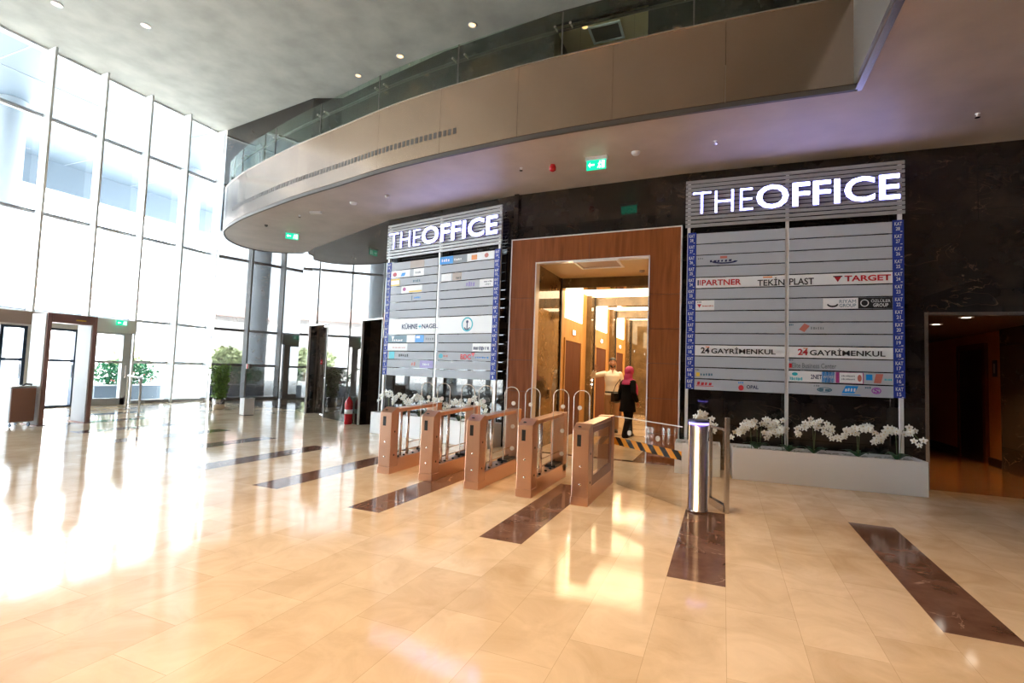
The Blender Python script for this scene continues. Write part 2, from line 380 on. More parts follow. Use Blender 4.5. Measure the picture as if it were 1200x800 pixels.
b = MB(); b.box(-a_+.06,a_-.06,-.30,.30,-.008,0); b.build('core', M_grille, g)

# ------------------------------------------------------------------ balcony
front = [(-13.3,13.0),(-14.1,12.75),(-14.55,12.35),(-14.68,11.85),(-14.5,11.25),(-14.1,10.7),(-13.4,10.12),(-12.5,9.68),(-11.6,9.33),(-10.1,8.86),(-9.0,8.55),(-7.43,8.18),(-6.15,7.87),(-5.05,7.68),(-4.0,7.56),(-2.93,7.46),(-1.3,7.41),(.24,7.43),(1.55,7.48)]
def smooth_curve(P, n=4):
    out = []
    for i in range(len(P)-1):
        p0 = P[max(i-1,0)]; p1 = P[i]; p2 = P[i+1]; p3 = P[min(i+2,len(P)-1)]
        for k in range(n):
            t = k/n
            out.append(tuple(.5*((2*p1[j])+(-p0[j]+p2[j])*t+(2*p0[j]-5*p1[j]+4*p2[j]-p3[j])*t*t+(-p0[j]+3*p1[j]-3*p2[j]+p3[j])*t**3) for j in (0,1)))
    out.append(P[-1]); return out
FC = smooth_curve(front)
slab_poly = FC + [(1.55,-8.9),(8.95,-8.9),(8.95,10.1),(2.9,9.9),(-4.2,10.0),(-8.0,10.9),(-12.42,12.8)]
def slab(name, poly, z0, z1, m):
    bm = bmesh.new(); a = [bm.verts.new((*p,z0)) for p in poly]; c = [bm.verts.new((*p,z1)) for p in poly]
    ea = [bm.edges.new((a[i],a[(i+1)%len(a)])) for i in range(len(a))]; eb = [bm.edges.new((c[i],c[(i+1)%len(c)])) for i in range(len(c))]
    bmesh.ops.triangle_fill(bm, edges=ea, use_beauty=True); bmesh.ops.triangle_fill(bm, edges=eb, use_beauty=True)
    n = len(a)
    for i in range(n): bm.faces.new((a[i],a[(i+1)%n],c[(i+1)%n],c[i]))
    bmesh.ops.recalc_face_normals(bm, faces=bm.faces[:])
    me = bpy.data.meshes.new(name); bm.to_mesh(me); bm.free(); me.materials.append(m)
    o = bpy.data.objects.new(name, me); COL.objects.link(o); return o
struct(slab('ceiling_soffit', slab_poly, ZS, ZU-.02, M_soffit))
gal = [(-13.3,13.05),(-12.42,12.7),(-8,10.85),(-4.2,9.95),(2.9,9.85),(8.95,10.05),(8.95,22),(-4.4,22),(-13.2,14.2)]
struct(slab('floor_gallery', gal, 5.7, ZU, M_backwall))

def offset_curve(C, d):
    out = []
    for i, p in enumerate(C):
        a = Vector(C[max(i-1,0)]); b_ = Vector(C[min(i+1,len(C)-1)]); t = (b_-a).normalized(); n = Vector((t.y,-t.x))   # towards the hall
        q = Vector(p)+n*d; out.append((q.x,q.y))
    return out
def band(mb, C, d0, d1, z0, z1):
    A = offset_curve(C,d0); B = offset_curve(C,d1)
    for i in range(len(C)-1): mb.prism([A[i],A[i+1],B[i+1],B[i]], z0, z1)
def arclen(C):
    s = [0]
    for a, b_ in zip(C, C[1:]): s.append(s[-1]+math.dist(a,b_))
    return s
def at_len(C, S, l):
    for i in range(len(C)-1):
        if S[i+1] >= l: t = (l-S[i])/(S[i+1]-S[i]); p = lerp(C[i],C[i+1],t); d = (Vector(C[i+1])-Vector(C[i])).normalized(); return p, d
    return C[-1], (Vector(C[-1])-Vector(C[-2])).normalized()
def sub_curve(C, S, l0, l1):
    out = [at_len(C,S,l0)[0]] + [C[i] for i in range(len(C)) if l0+.01 < S[i] < l1-.01] + [at_len(C,S,l1)[0]]; return out
SF = arclen(FC); TOT = SF[-1]
bal = bpy.data.objects.new('wall_balcony', None); COL.objects.link(bal); struct(bal)
l1 = TOT
while l1 > 0.3:
    l0 = max(l1-1.57, 0)
    b = MB(); band(b, sub_curve(FC,SF,l0+.002,l1-.002), .0, .05, ZS+.05, 6.6); b.build('fascia_panel', M_fascia, bal); l1 = l0
b = MB(); band(b, FC, -.02, .03, ZS-.02, ZS+.05); b.build('shadow_gap_trim', M_grille, bal)
b = MB(); band(b, FC, .0, .06, 6.6, 6.615); b.build('top_edge', M_steel, bal)
S0 = [l for l in SF]
lv = TOT - (1.55+4.4)
n = 0
while n < 78 and lv > 2.6:
    p, d = at_len(FC,SF,lv); q = Vector(p)+Vector((d.y,-d.x))*.05
    m = Matrix.Translation((q.x,q.y,5.71)) @ Matrix.Rotation(math.atan2(d.y,d.x),4,'Z')
    g_ = MB(); g_.box(-.031,.031,-.006,.004,0,.105,m); g_.build('vent_grille', M_grille, bal); lv -= .108; n += 1
# right wing parapet
b = MB()
for i in range(10): b.box(1.50,1.55,7.43-1.6*(i+1)+.004,7.43-1.6*i-.004,ZS+.05,6.6)
struct(b.build('wall_balcony_wing', M_fasciaside))
struct(MB().box(1.52,1.60,-8.6,7.5,ZS-.02,ZS+.05).build('trim_wing', M_steel))

# glass railing
rail = thing('glass_railing', 'frameless green glass balustrade with a dark handrail along the curved balcony edge', 'railing')
l1 = TOT; nn = 0; joints = []
while l1 > .6:
    l0 = max(l1-2.0, .3)
    b = MB(); band(b, sub_curve(FC,SF,l0+.012,l1-.012), -.05, -.036, 6.48, 7.40); b.build('glass_panel', M_glassr, rail)
    joints.append(l0); l1 = l0
for j in joints:
    p, d = at_len(FC,SF,j); nrm = Vector((d.y,-d.x))
    for off in (-.13,.13):
        q = Vector(p)+d*off
        a = q - nrm*.03; c = q - nrm*.16
        b = MB(); b.tube([(a.x,a.y,7.18),(c.x,c.y,7.18)], .022, 10); b.build('clamp', M_chrome, rail)
    q = Vector(p)-nrm*.043; m = Matrix.Translation((q.x,q.y,0)) @ Matrix.Rotation(math.atan2(d.y,d.x),4,'Z')
    b = MB(); b.box(-.010,.010,-.012,.012,6.5,7.40,m); b.build('joint_strip', M_grille, rail)
hr = offset_curve(FC, -.16); b = MB(); b.tube([(x,y,7.18) for x,y in hr], .026, 8); b.build('handrail', mat('dark_handrail', (.05,.028,.022), .35), rail, True)

# ------------------------------------------------------------------ glazed wall on the left
GX = -18.72
mull = [14.0-1.42*i for i in range(0,17)]
tr_z = [1.44,2.90,5.88,8.84]; GP = GX-.50
for i, y in enumerate(mull):
    b = MB(); b.box(GX-.52,GX-.12,y-.065,y,0,ZC); struct(b.build('trim_%d' % (i+1), M_frame))
gdoor = {4:1, 3:1, 2:1}
for i in range(len(mull)-1):
    y1 = mull[i]-.075; y0 = mull[i+1]
    o = bpy.data.objects.new('window_%d' % (i+1), None); COL.objects.link(o); struct(o)
    zs = list(tr_z)
    if i >= 2: zs = zs[1:]
    b = MB()
    for z in zs: b.box(GP-.10,GP+.02,y0,y1,z-.06,z)
    b.box(GP-.10,GP+.02,y0,y1,ZC-.06,ZC)
    if i < 2 or i > 5: b.box(GP-.10,GP+.02,y0,y1,.0,.10)
    c = MB()
    for z in zs: c.box(GP-.10,GP+.06,y0,y1,z,z+.04)
    if i < 2 or i > 5: c.box(GP+.02,GP+.3,y0,y1,.0,.10)
    c.build('sill_bar', M_grframe, o)
    b.build('frame', M_frame if i > 1 else M_frame, o)
    edges = ([0.1] if (i < 2 or i > 5) else []) + zs + [ZC]
    for a, c in zip(edges, edges[1:]): MB().box(GP-.03,GP-.015,y0,y1,a+.04,c-.06).build('pane', M_glassw, o)
# entrance doors below the transom (bays 2..5)
def edoor(idx, y0, y1, fm, mid=True, fw=.07, bot=.12, rs_=1):
    o = bpy.data.objects.new('door_%d' % idx, None); COL.objects.link(o); struct(o)
    b = MB(); b.box(GX-.2,GX-.03,y0,y0+fw,0,2.40); b.box(GX-.2,GX-.03,y1-fw*rs_,y1,0,2.40); b.box(GX-.2,GX-.03,y0+fw,y1-fw*rs_,2.33,2.40); b.box(GX-.2,GX-.03,y0+fw,y1-fw,0,bot)
    if mid: b.box(GX-.17,GX-.04,y0+fw,y1-fw,1.38,1.46)
    b.build('frame', fm, o)
    MB().box(GX-.12,GX-.105,y0+fw,y1-fw,bot,2.33).build('pane', M_glassw, o)
    b = MB(); b.tube([(GX+.0,y1-fw-.06,.9),(GX+.05,y1-fw-.06,.9),(GX+.05,y1-fw-.06,1.3),(GX,y1-fw-.06,1.3)], .015); b.build('pull_handle', M_chrome, o)
edoor(3, 9.83, 11.0, mat('pale_grey_door_frame', (.58,.62,.66), .45), True, .12, .22, 2.2)
edoor(4, 8.62, 9.42, M_dkframe, True, .07, .06)
edoor(5, 7.55, 8.16, M_dkframe, True, .08, .10)
edoor(6, 6.6, 7.45, M_dkframe, True, .08, .10)
b = MB(); b.box(GX-.18,GX-.02,5.5,11.12,2.40,2.84); struct(b.build('trim_40', M_frame))
b = MB(); b.box(GX-.1,GX+.25,7.2,8.3,2.45,2.80); struct(b.build('trim_41', mat('taupe_door_head', (.46,.38,.35), .5)))
b = MB(); b.box(GX-.2,GX-.02,9.42,9.83,0,2.4); b.box(GX-.2,GX-.02,8.16,8.62,0,2.4); struct(b.build('trim_42', M_frame))
b = MB(); b.box(GX-.2,GX-.02,5.4,6.6,0,2.4); struct(b.build('trim_43', M_grframe))

# ------------------------------------------------------------------ lift portal and lobby
pa = -.04
por = bpy.data.objects.new('door_frame_portal', None); COL.objects.link(por); por.location = (-4.17,9.77,0); por.rotation_euler = (0,0,pa); struct(por)
PW = 3.45; iL = .59; iR = 2.86; iH = 3.83; oH = 4.37
MB().box(.03,iL-.03,.02,.10,0,oH-.03).build('backing', M_black, por); MB().box(iR+.03,PW-.03,.02,.10,0,oH-.03).build('backing', M_black, por); MB().box(iL-.03,iR+.03,.02,.10,iH+.03,oH-.03).build('backing', M_black, por)
zc = [0.0,.55,1.19,1.83,2.47,3.11,iH+.023]
for x0, x1 in ((0.02,iL-.02),(iR+.02,PW-.02)):
    for a, c in zip(zc, zc[1:]): MB().box(x0,x1,-.02,.018,a+.003,c-.003).build('wood_panel', M_wood, por)
for x0, x1 in ((.02,1.70),(1.706,PW-.02)): MB().box(x0,x1,-.02,.018,iH+.02,oH-.02).build('wood_panel', M_wood, por)
b = MB(); b.box(0,.02,-.035,.13,0,oH); b.box(PW-.02,PW,-.035,.13,0,oH); b.box(.02,PW-.02,-.035,.13,oH-.02,oH); b.build('outer_trim', M_trim, por)
b = MB(); b.box(iL-.022,iL,-.035,.16,0,iH+.022); b.box(iR,iR+.022,-.035,.16,0,iH+.022); b.box(iL,iR,-.035,.16,iH,iH+.022); b.build('inner_trim', M_trim, por)

LX = -3.60; RX = -1.15
struct(MB().box(LX-.15,LX+.02,9.9,11.5,0,3.9).build('wall_lobby_pier', M_jamb))
struct(MB().box(LX+.02,LX+.05,11.42,11.5,0,3.83).build('trim_50', M_black))
b = MB(); yb = [11.5,14.75,17.95,21.1]
for a, c in zip(yb, yb[1:]): b.box(LX-.3,LX-.08,a,c,0,3.9)
struct(b.build('wall_lobby_left', M_maple))
for i, y in enumerate(yb[1:]):
    struct(MB().box(LX-.08,LX+.06,y-.42,y+.0,0,3.86).build('wall_lobby_pier_%d' % (i+1), M_jamb))
    struct(MB().box(LX+.06,LX+.09,y-.06,y,0,3.86).build('trim_%d' % (51+i), M_black))
struct(MB().box(RX,RX+.2,9.9,21.3,0,3.9).build('wall_lobby_right', M_maple))
struct(MB().box(LX-.3,RX+.2,21.1,21.3,0,3.9).build('wall_lobby_end', M_jamb))
MBp = MB(); MBp.box(-2.55,-2.50,21.02,21.09,.9,3.6); MBp.box(-2.2,-2.05,21.02,21.09,0.4,3.6); struct(MBp.build('window_40', M_lum))
struct(MB().box(LX-.3,RX+.2,9.86,11.5,iH,iH+.1).build('ceiling_lobby_front', M_lobceil))
for i, (a, c) in enumerate(zip(yb, yb[1:])):
    struct(MB().box(LX-.08,RX,a+.32,c-.001,3.86,3.9).build('ceiling_lobby_%d' % (i+1), M_lum))
    struct(MB().box(LX-.08,RX,a-.02,a+.32,3.60,3.9).build('trim_%d' % (60+i), M_jamb))
# lifts
for i, (y0, y1) in enumerate(((12.2,13.7),(15.5,16.95),(18.75,20.1))):
    o = bpy.data.objects.new('door_%d' % (10+i), None); COL.objects.link(o); struct(o); o.location = (LX-.08,0,0)
    MB().box(-.02,.008,y0,(y0+y1)/2-.003,0,2.42).build('leaf', M_bronze_door, o); MB().box(-.02,.008,(y0+y1)/2+.003,y1,0,2.42).build('leaf', M_bronze_door, o)
    b = MB(); b.box(-.02,.03,y0-.06,y0,0,2.48); b.box(-.02,.03,y1,y1+.06,0,2.48); b.box(-.02,.03,y0,y1,2.42,2.48); b.build('frame', M_maple, o)
    struct(MB().box(LX-.08,LX-.05,y0-.05,y1+.05,2.98,3.84).build('window_%d' % (41+i), M_lum))  # wall wash of light over the lift, painted as a glowing slab, no window
    nth = ('nearest the hall', 'second from the hall', 'farthest from the hall')[i]
    t = thing('lift_indicator', 'small steel lift arrival lantern above the brown lift door %s' % nth, 'lift indicator', (LX-.08,(y0+y1)/2,2.66))
    MB().box(0,.03,-.12,.12,-.07,.07).build('case', M_steel, t, bevel=.006)
    b = MB(); b.box(.03,.034,-.09,-.02,-.05,.05); b.box(.03,.034,.02,.09,-.05,.05); b.build('arrow_window', M_lensw, t)
    t = thing('call_station', 'narrow steel lift call station on the marble pier after the lift %s' % nth, 'call panel', (LX+.06,yb[i+1]-.22,1.35))
    MB().box(0,.015,-.06,.06,-.2,.2).build('plate', M_steel, t)
    b = MB(); b.ball((.016,0,.06),.02); b.ball((.016,0,-.06),.02); b.build('button', M_lensw, t)
t = thing('ceiling_grille', 'square cream access hatch with pale frame in the front lobby ceiling', 'air grille', (-2.35,10.05,iH))
b = MB(); b.box(-.45,.45,-.36,-.31,-.025,0); b.box(-.45,.45,.31,.36,-.025,0); b.box(-.45,-.40,-.31,.31,-.025,0); b.box(.40,.45,-.31,.31,-.025,0); b.build('frame', M_whitev, t)
MB().box(-.40,.40,-.31,.31,-.006,0).build('core', M_tan, t)
t = thing('smoke_detector', 'small dome smoke detector on the lobby ceiling by the right jamb', 'smoke detector', (-1.62,10.9,iH))
b = MB(); b.lathe([(.06,0),(.06,-.02),(.04,-.045),(.01,-.05)]); b.build('body', M_tan, t, True)

# ------------------------------------------------------------------ corridor on the right
o = bpy.data.objects.new('door_20', None); COL.objects.link(o); struct(o)
b = MB(); b.box(2.88,2.93,9.72,9.86,0,2.74); b.box(2.93,5.5,9.74,9.86,2.69,2.74); b.build('frame', M_steel, o)
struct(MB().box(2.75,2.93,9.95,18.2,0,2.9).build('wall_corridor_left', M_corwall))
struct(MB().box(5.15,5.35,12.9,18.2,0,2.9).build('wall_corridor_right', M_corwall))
struct(MB().box(5.02,5.35,9.95,12.9,0,2.9).build('wall_corridor_panel', M_marble2))
struct(MB().box(2.75,5.35,18.2,18.4,0,2.9).build('wall_corridor_end', M_corwall))
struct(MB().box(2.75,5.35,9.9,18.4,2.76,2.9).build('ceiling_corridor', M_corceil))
struct(MB().box(5.12,5.15,12.92,18.2,0,.16).build('baseboard_corridor', M_cordark))
o = bpy.data.objects.new('door_21', None); COL.objects.link(o); struct(o)
MB().box(5.11,5.145,13.85,15.0,.01,2.42).build('leaf', M_cordark, o)
b = MB(); b.box(5.09,5.148,13.72,13.85,0,2.55); b.box(5.09,5.148,15.0,15.13,0,2.55); b.box(5.09,5.148,13.85,15.0,2.42,2.55); b.build('frame', M_bronze_door, o)
t = thing('wall_plaque', 'small dark plaque on the orange corridor wall beside the dark door', 'plaque', (5.145,13.42,2.0))
MB().box(-.015,0,-.09,.09,-.17,.17).build('plate', M_cordark, t, bevel=.004)
MB().box(-.018,-.015,-.03,.03,-.1,.1).build('symbol', M_tan, t)

def downlight(x, y, z, label, r=.09, lens=M_lens, spot=0, col=(1,.72,.42), ang_=110, blend=.7, group=None):
    t = thing('downlight', label, 'ceiling lamp', (x,y,z), 0, group)
    b = MB(); b.lathe([(r,0),(r,-.012),(r*.72,-.016),(r*.70,0)]); b.build('trim_ring', M_whitev, t, True)
    b = MB(); b.lathe([(r*.68,0),(r*.68,-.008)]); b.build('lens', lens, t)
    if spot:
        ld = bpy.data.lights.new('lamp_light','SPOT'); ld.energy = spot; ld.color = col; ld.spot_size = math.radians(ang_); ld.spot_blend = blend; ld.shadow_soft_size = .12
        lo = bpy.data.objects.new('lamp_light', ld); COL.objects.link(lo); lo.parent = t; lo.location = (0,0,-.05)
    return t
downlight(3.67,11.78,2.76,'lit recessed downlight in the dark corridor ceiling, the farther one', .10, M_lensw, 130, (1,.55,.22))
downlight(3.71,10.62,2.76,'lit recessed downlight in the dark corridor ceiling, the one nearer the doorway', .10, M_lensw, 12, (1,.55,.22))

# ------------------------------------------------------------------ directory signs
def lit(b):
    for f in b.bm.faces:
        f.normal_update(); f.material_index = 0 if abs(f.normal.y) > .7 and f.calc_center_median().y < -.08 else 1
def make_sign(name, label, loc, rz, W, floors, kind):
    t = thing(name, label, 'directory sign', loc, rz)
    zp = .50
    for i, x in enumerate((.06, W/2, W-.06)):
        b = MB(); b.box(x-.025,x+.025,-.01,.05,zp,5.08); b.build('post', M_trim, t)
    n = 12; z0, z1 = 4.27, 5.14; h = (z1-z0)/n
    for k in range(n): MB().box(0,W,-.035,-.012,z0+k*h+.010,z0+(k+1)*h-.010).build('header_slat', M_hslat, t)
    hz = z0+.235; hh = .415
    b = MB(); a0, a1 = .125, W*.335
    b.mi = 0; put_text(b,'THE',a0,a1,hz,hz+.385,-.075,-.016,.015); lit(b); lp(b.build('lettering', [M_letter, M_letside], t), 'thin white lit letters THE')
    b = MB(); put_text(b,'OFFICE',W*.352,W-.08,hz-.005,hz+.405,-.075,.016,.015); lit(b); lp(b.build('lettering', [M_letter, M_letside], t), 'bold white lit letters OFFICE')
    top, bot = 4.16, 1.37; rh = (top-bot)/14; xL0, xL1, xR0, xR1 = .19, W/2-.028, W/2+.028, W-.17
    doubles = {7:2} if kind == 'left' else {}
    whites = {4,10} if kind == 'right' else {7}
    r = 0
    while r < 14:
        hgt = doubles.get(r,1); z_1 = top-r*rh; z_0 = top-(r+hgt)*rh+.018
        for x0, x1 in ((xL0,xL1),(xR0,xR1)):
            MB().box(x0,x1,-.025,-.01,z_0,z_1).build('name_board', M_whitev if r in whites else M_slat, t)
        r += hgt
    for r in range(14):
        z_1 = top+.02-r*rh; z_0 = z_1-rh+.004
        for x0, x1 in ((.045,.185),(W-.165,W-.02)):
            p = MB().box(x0,x1,-.03,-.012,z_0,z_1).build('floor_plate', M_blue, t)
            b = MB(); put_text(b,'KAT',x0+.024,x1-.024,z_0+rh*.53,z_0+rh*.82,-.032,.012)
            f = str(floors-r); cx = (x0+x1)/2; wd = .055 if len(f)==2 else .024
            put_text(b,f,cx-wd/2-.005,cx+wd/2-.005,z_0+rh*.14,z_0+rh*.42,-.032,.012)
            b.box(x1-.045,x1-.02,-.032,-.031,z_0+rh*.03,z_0+rh*.08)
            b.build('lettering', M_whitev, p)
    def row(r): return top-(r+1)*rh+.018, top-r*rh
    def plate(side, r, f0, f1, m, nm='company_plate', hz=1):
        z_0, z_1 = row(r); x0, x1 = (xL0,xL1) if side == 'L' else (xR0,xR1); w = x1-x0
        return MB().box(x0+f0*w,x0+f1*w,-.029,-.026,z_0+.004,z_1-.004).build(nm, m, t)
    def txt(side, r, f0, f1, g0, g1, s, m, bold=.01, shear=0, y=-.031):
        z_0, z_1 = row(r); x0, x1 = (xL0,xL1) if side == 'L' else (xR0,xR1); w = x1-x0; hh_ = z_1-z_0
        b = MB()
        if s[0] == '~':          # too small to read in the photograph: a row of short marks
            rr = random.Random(r*31+int(f0*997)); x = x0+f0*w; xe = x0+f1*w; n_ = int(s[1:]); st = (xe-x)/n_
            for q in range(n_):
                k_ = rr.uniform(.45,.8); za, zb = z_0+(g0+(g1-g0)*rr.uniform(0,.15))*hh_, z_0+(g1-(g1-g0)*rr.uniform(0,.25))*hh_
                b.quad((x+q*st,y,za),(x+(q+k_)*st,y,za),(x+(q+k_)*st+shear*.03,y,zb),(x+q*st+shear*.03,y,zb))
        else: put_text(b,s,x0+f0*w,x0+f1*w,z_0+g0*hh_,z_0+g1*hh_,y,bold,0,shear)
        return b.build('company_name', m, t)
    def shape(side, r, kindof, f0, f1, g0, g1, m, y=-.031):
        z_0, z_1 = row(r); x0, x1 = (xL0,xL1) if side == 'L' else (xR0,xR1); w = x1-x0; hh_ = z_1-z_0
        a, c, d, e = x0+f0*w, x0+f1*w, z_0+g0*hh_, z_0+g1*hh_
        b = MB(); cx, cz, rx, rz_ = (a+c)/2, (d+e)/2, (c-a)/2, (e-d)/2
        if kindof == 'disc': P = [(cx+rx*math.cos(2*PI*k/20), cz+rz_*math.sin(2*PI*k/20)) for k in range(20)]
        elif kindof == 'tri': P = [(a,e),(cx,d),(c,e)]
        elif kindof == 'para': P = [(a,d+(e-d)*.3),(cx,d),(c,e-(e-d)*.3),(cx,e)]
        elif kindof == 'slant': P = [(a,d),(c-(c-a)*.25,d),(c,e),(a+(c-a)*.25,e)]
        elif kindof == 'ring':
            for k in range(24):
                A, B = 2*PI*k/24, 2*PI*(k+1)/24
                b.quad(*[(cx+rx*q*math.cos(an), y, cz+rz_*q*math.sin(an)) for q, an in ((1,A),(1,B),(.78,B),(.78,A))])
            return b.build('company_logo', m, t)
        elif kindof == 'swoosh':
            P = [(cx+rx*math.cos(PI+k*PI/12), cz+rz_*math.sin(PI+k*PI/12)) for k in range(13)] + [(cx+.75*rx*math.cos(2*PI-k*PI/12), cz+.15*rz_+.6*rz_*math.sin(2*PI-k*PI/12)) for k in range(13)]
        else: P = [(a,d),(c,d),(c,e),(a,e)]
        b.bm.faces.new([b.bm.verts.new((px,y,pz)) for px, pz in P]); return b.build('company_logo', m, t)
    if kind == 'right':
        txt('L',2,.02,.09,.60,.78,'~3',M_greyt); txt('L',2,.16,.42,.28,.52,'~6',M_navy,.02,.2); shape('L',2,'rect',.28,.36,.62,.86,M_salmon); shape('L',2,'swoosh',.18,.48,.10,.60,M_navy)
        shape('L',4,'rect',.02,.035,.25,.78,M_blk); shape('L',4,'rect',.045,.055,.25,.78,M_red); txt('L',4,.07,.52,.22,.78,'PARTNER',M_red,.02)
        txt('L',4,.70,.99,.06,.82,'TEKİN',M_blk,.015); txt('R',4,.0,.25,.06,.68,'PLAST',M_blk,.015)
        shape('L',4,'rect',.76,.86,.80,.92,M_orange)
        shape('R',4,'tri',.45,.52,.22,.68,M_red); shape('R',4,'rect',.44,.53,.68,.78,M_blk); txt('R',4,.55,.985,.25,.78,'TARGET',M_red,.03)
        plate('L',6,0,.22,M_whitev); txt('L',6,.02,.07,.72,.88,'~3',M_greyt); shape('L',6,'tri',.02,.07,.25,.60,M_red); txt('L',6,.08,.21,.34,.50,'~10',M_salmon,0)
        plate('R',6,.34,.68,M_whitev); plate('R',6,.68,.995,M_blk); shape('R',6,'swoosh',.38,.49,.15,.7,M_blk); txt('R',6,.50,.66,.52,.82,'RIYAM',M_slate,.0); txt('R',6,.50,.66,.16,.46,'GROUP',M_slate,.01)
        shape('R',6,'ring',.70,.78,.18,.82,M_whitev); txt('R',6,.80,.98,.55,.85,'ÖZLÜLER',M_whitev,.005); txt('R',6,.82,.96,.16,.46,'GROUP',M_whitev,.02)
        txt('R',8,.0,.05,.68,.9,'~3',M_slate); shape('R',8,'para',.10,.21,.12,.92,M_salmon); txt('R',8,.22,.36,.35,.60,'~6',M_greyt)
        for s_, o0 in (('L',.07),('R',.09)):
            txt(s_,10,o0,o0+.10,.22,.80,'24',M_red if s_=='R' else M_blk,.03); shape(s_,10,'rect',o0+.055,o0+.10,.80,.88,M_orange); txt(s_,10,o0+.12,.93 if s_=='R' else .90,.22,.86,'GAYRİMENKUL',M_blk,.018)
        txt('R',11,.0,.05,.78,.95,'~3',M_slate); shape('R',11,'rect',.0,.03,.15,.55,M_red); txt('R',11,.03,.47,.16,.62,'Elite Business Center',M_greyt,.02)
        txt('L',12,.01,.06,.72,.90,'~3',M_greyt); shape('L',12,'rect',.02,.06,.18,.56,M_yellow); txt('L',12,.07,.22,.25,.50,'~5',M_slate,.01)
        plate('R',12,0,.46,M_whitev); txt('R',12,.01,.14,.12,.42,'~8',M_teal,0); shape('R',12,'disc',.03,.09,.55,.85,M_teal); txt('R',12,.22,.33,.3,.7,'2NET',M_navy,.02); plate('R',12,.33,.455,M_cyan); txt('R',12,.34,.45,.4,.65,'WORK',M_whitev,.01,0,-.033)
        plate('R',12,.465,.73,M_mag); shape('R',12,'rect',.50,.72,.05,.95,M_whitev); txt('R',12,.52,.65,.58,.74,'~11',M_greyt,0,0,-.033); txt('R',12,.52,.65,.30,.46,'~11',M_greyt,0,0,-.033); shape('R',12,'disc',.67,.71,.2,.8,M_salmon,-.033)
        shape('R',12,'rect',.75,.81,.35,.85,M_cyan); shape('R',12,'slant',.82,.91,.12,.92,M_salmon); txt('R',12,.92,.99,.35,.55,'~4',M_teal,0)
        txt('L',13,.03,.21,.42,.78,'~4',M_red,.0,.3); shape('L',13,'rect',.02,.22,.34,.40,M_red); shape('L',13,'disc',.50,.56,.08,.60,M_red); txt('L',13,.50,.56,.72,.92,'~3',M_cyan,.02); txt('L',13,.59,.72,.28,.62,'OPAL',M_navy,.03)
        txt('R',13,.25,.31,.72,.9,'~3',M_greyt); shape('R',13,'ring',.28,.43,.25,.70,M_slate); txt('R',13,.30,.42,.30,.62,'~2',M_slate,.0,.2)
        shape('R',13,'slant',.52,.68,.25,.90,M_cyan); txt('R',13,.55,.66,.4,.7,'~4',M_whitev,.02,.2,-.033); shape('R',13,'rect',.52,.70,.08,.16,M_cyan)
        txt('R',13,.74,.80,.72,.9,'~3',M_slate); shape('R',13,'ring',.80,.89,.28,.85,M_purple); txt('R',13,.82,.87,.36,.76,'S',M_purple,.03)
    else:
        plate('L',0,.42,.72,M_tan); plate('R',0,0,.26,M_cyan); txt('R',0,.04,.2,.3,.7,'~4',M_whitev,.01); plate('R',0,.26,.52,M_greyt); txt('R',0,.28,.42,.3,.6,'~6',M_whitev,.02); plate('R',0,.52,.995,M_whitev); shape('R',0,'rect',.60,.70,.15,.75,M_orange); shape('R',0,'disc',.83,.90,.25,.80,M_salmon)
        plate('L',1,0,.42,M_whitev); shape('L',1,'disc',.04,.13,.2,.75,M_red); shape('L',1,'slant',.22,.33,.15,.6,M_cyan); plate('L',1,.50,.72,M_whitev); txt('L',1,.54,.66,.3,.6,'~7',M_greyt,.01)
        plate('L',2,0,.20,M_yellow); shape('L',2,'rect',.01,.19,.2,.75,M_whitev); txt('L',2,.50,.66,.3,.65,'~5',M_slate,.01); plate('R',2,.05,.24,M_whitev); plate('R',2,.26,.43,M_tan); txt('R',2,.33,.42,.15,.5,'~4',M_blk,.02)
        plate('L',3,.25,.70,M_whitev); shape('L',3,'disc',.28,.35,.3,.8,M_mag); shape('L',3,'rect',.42,.69,.06,.28,M_yellow); txt('R',3,.52,.68,.2,.8,'~4',M_violet,.02,.3); plate('R',3,.76,.995,M_whitev); txt('R',3,.84,.98,.55,.75,'~6',M_greyt,.02); txt('R',3,.86,.96,.22,.42,'~4',M_greyt,.02)
        shape('L',4,'slant',.48,.50,.1,.7,M_slate); txt('L',4,.54,.68,.3,.55,'~5',M_cyan,0)
        z_0, z_1 = top-9*rh+.018, top-7*rh; hh_ = z_1-z_0
        b = MB(); put_text(b,'KÜHNE',xL0+.30*(xL1-xL0),xL0+.64*(xL1-xL0),z_0+.32*hh_,z_0+.70*hh_,-.031,.03); b.build('company_name', M_navy, t)
        b = MB(); put_text(b,'+',xL0+.66*(xL1-xL0),xL0+.72*(xL1-xL0),z_0+.36*hh_,z_0+.58*hh_,-.031,.03); b.build('company_name', M_teal, t)
        b = MB(); put_text(b,'NAGEL',xL0+.73*(xL1-xL0),xR0+.02*(xR1-xR0),z_0+.34*hh_,z_0+.62*hh_,-.031,.03); b.build('company_name', M_navy, t)
        cx, cz = xR0+.57*(xR1-xR0), z_0+.52*hh_; R_ = .42*hh_
        b = MB()
        for k in range(28):
            A, B = 2*PI*k/28, 2*PI*(k+1)/28
            b.quad(*[(cx+R_*q*math.cos(an),-.031,cz+R_*q*math.sin(an)) for q, an in ((1,A),(1,B),(.80,B),(.80,A))])
        b.build('company_logo', M_teal, t)
        b = MB(); b.box(cx-.014,cx+.014,-.032,-.031,cz-.8*R_,cz+.25*R_); b.ball((cx,-.031,cz+.36*R_),.035,(1,.05,1))
        for k in range(8):
            A, B = PI*1.15+k*PI*.7/8, PI*1.15+(k+1)*PI*.7/8
            b.quad(*[(cx+.62*R_*q*math.cos(an),-.0325,cz-.18*R_+.62*R_*q*math.sin(an)) for q, an in ((1,A),(1,B),(.72,B),(.72,A))])
        b.build('company_logo', M_navy, t)
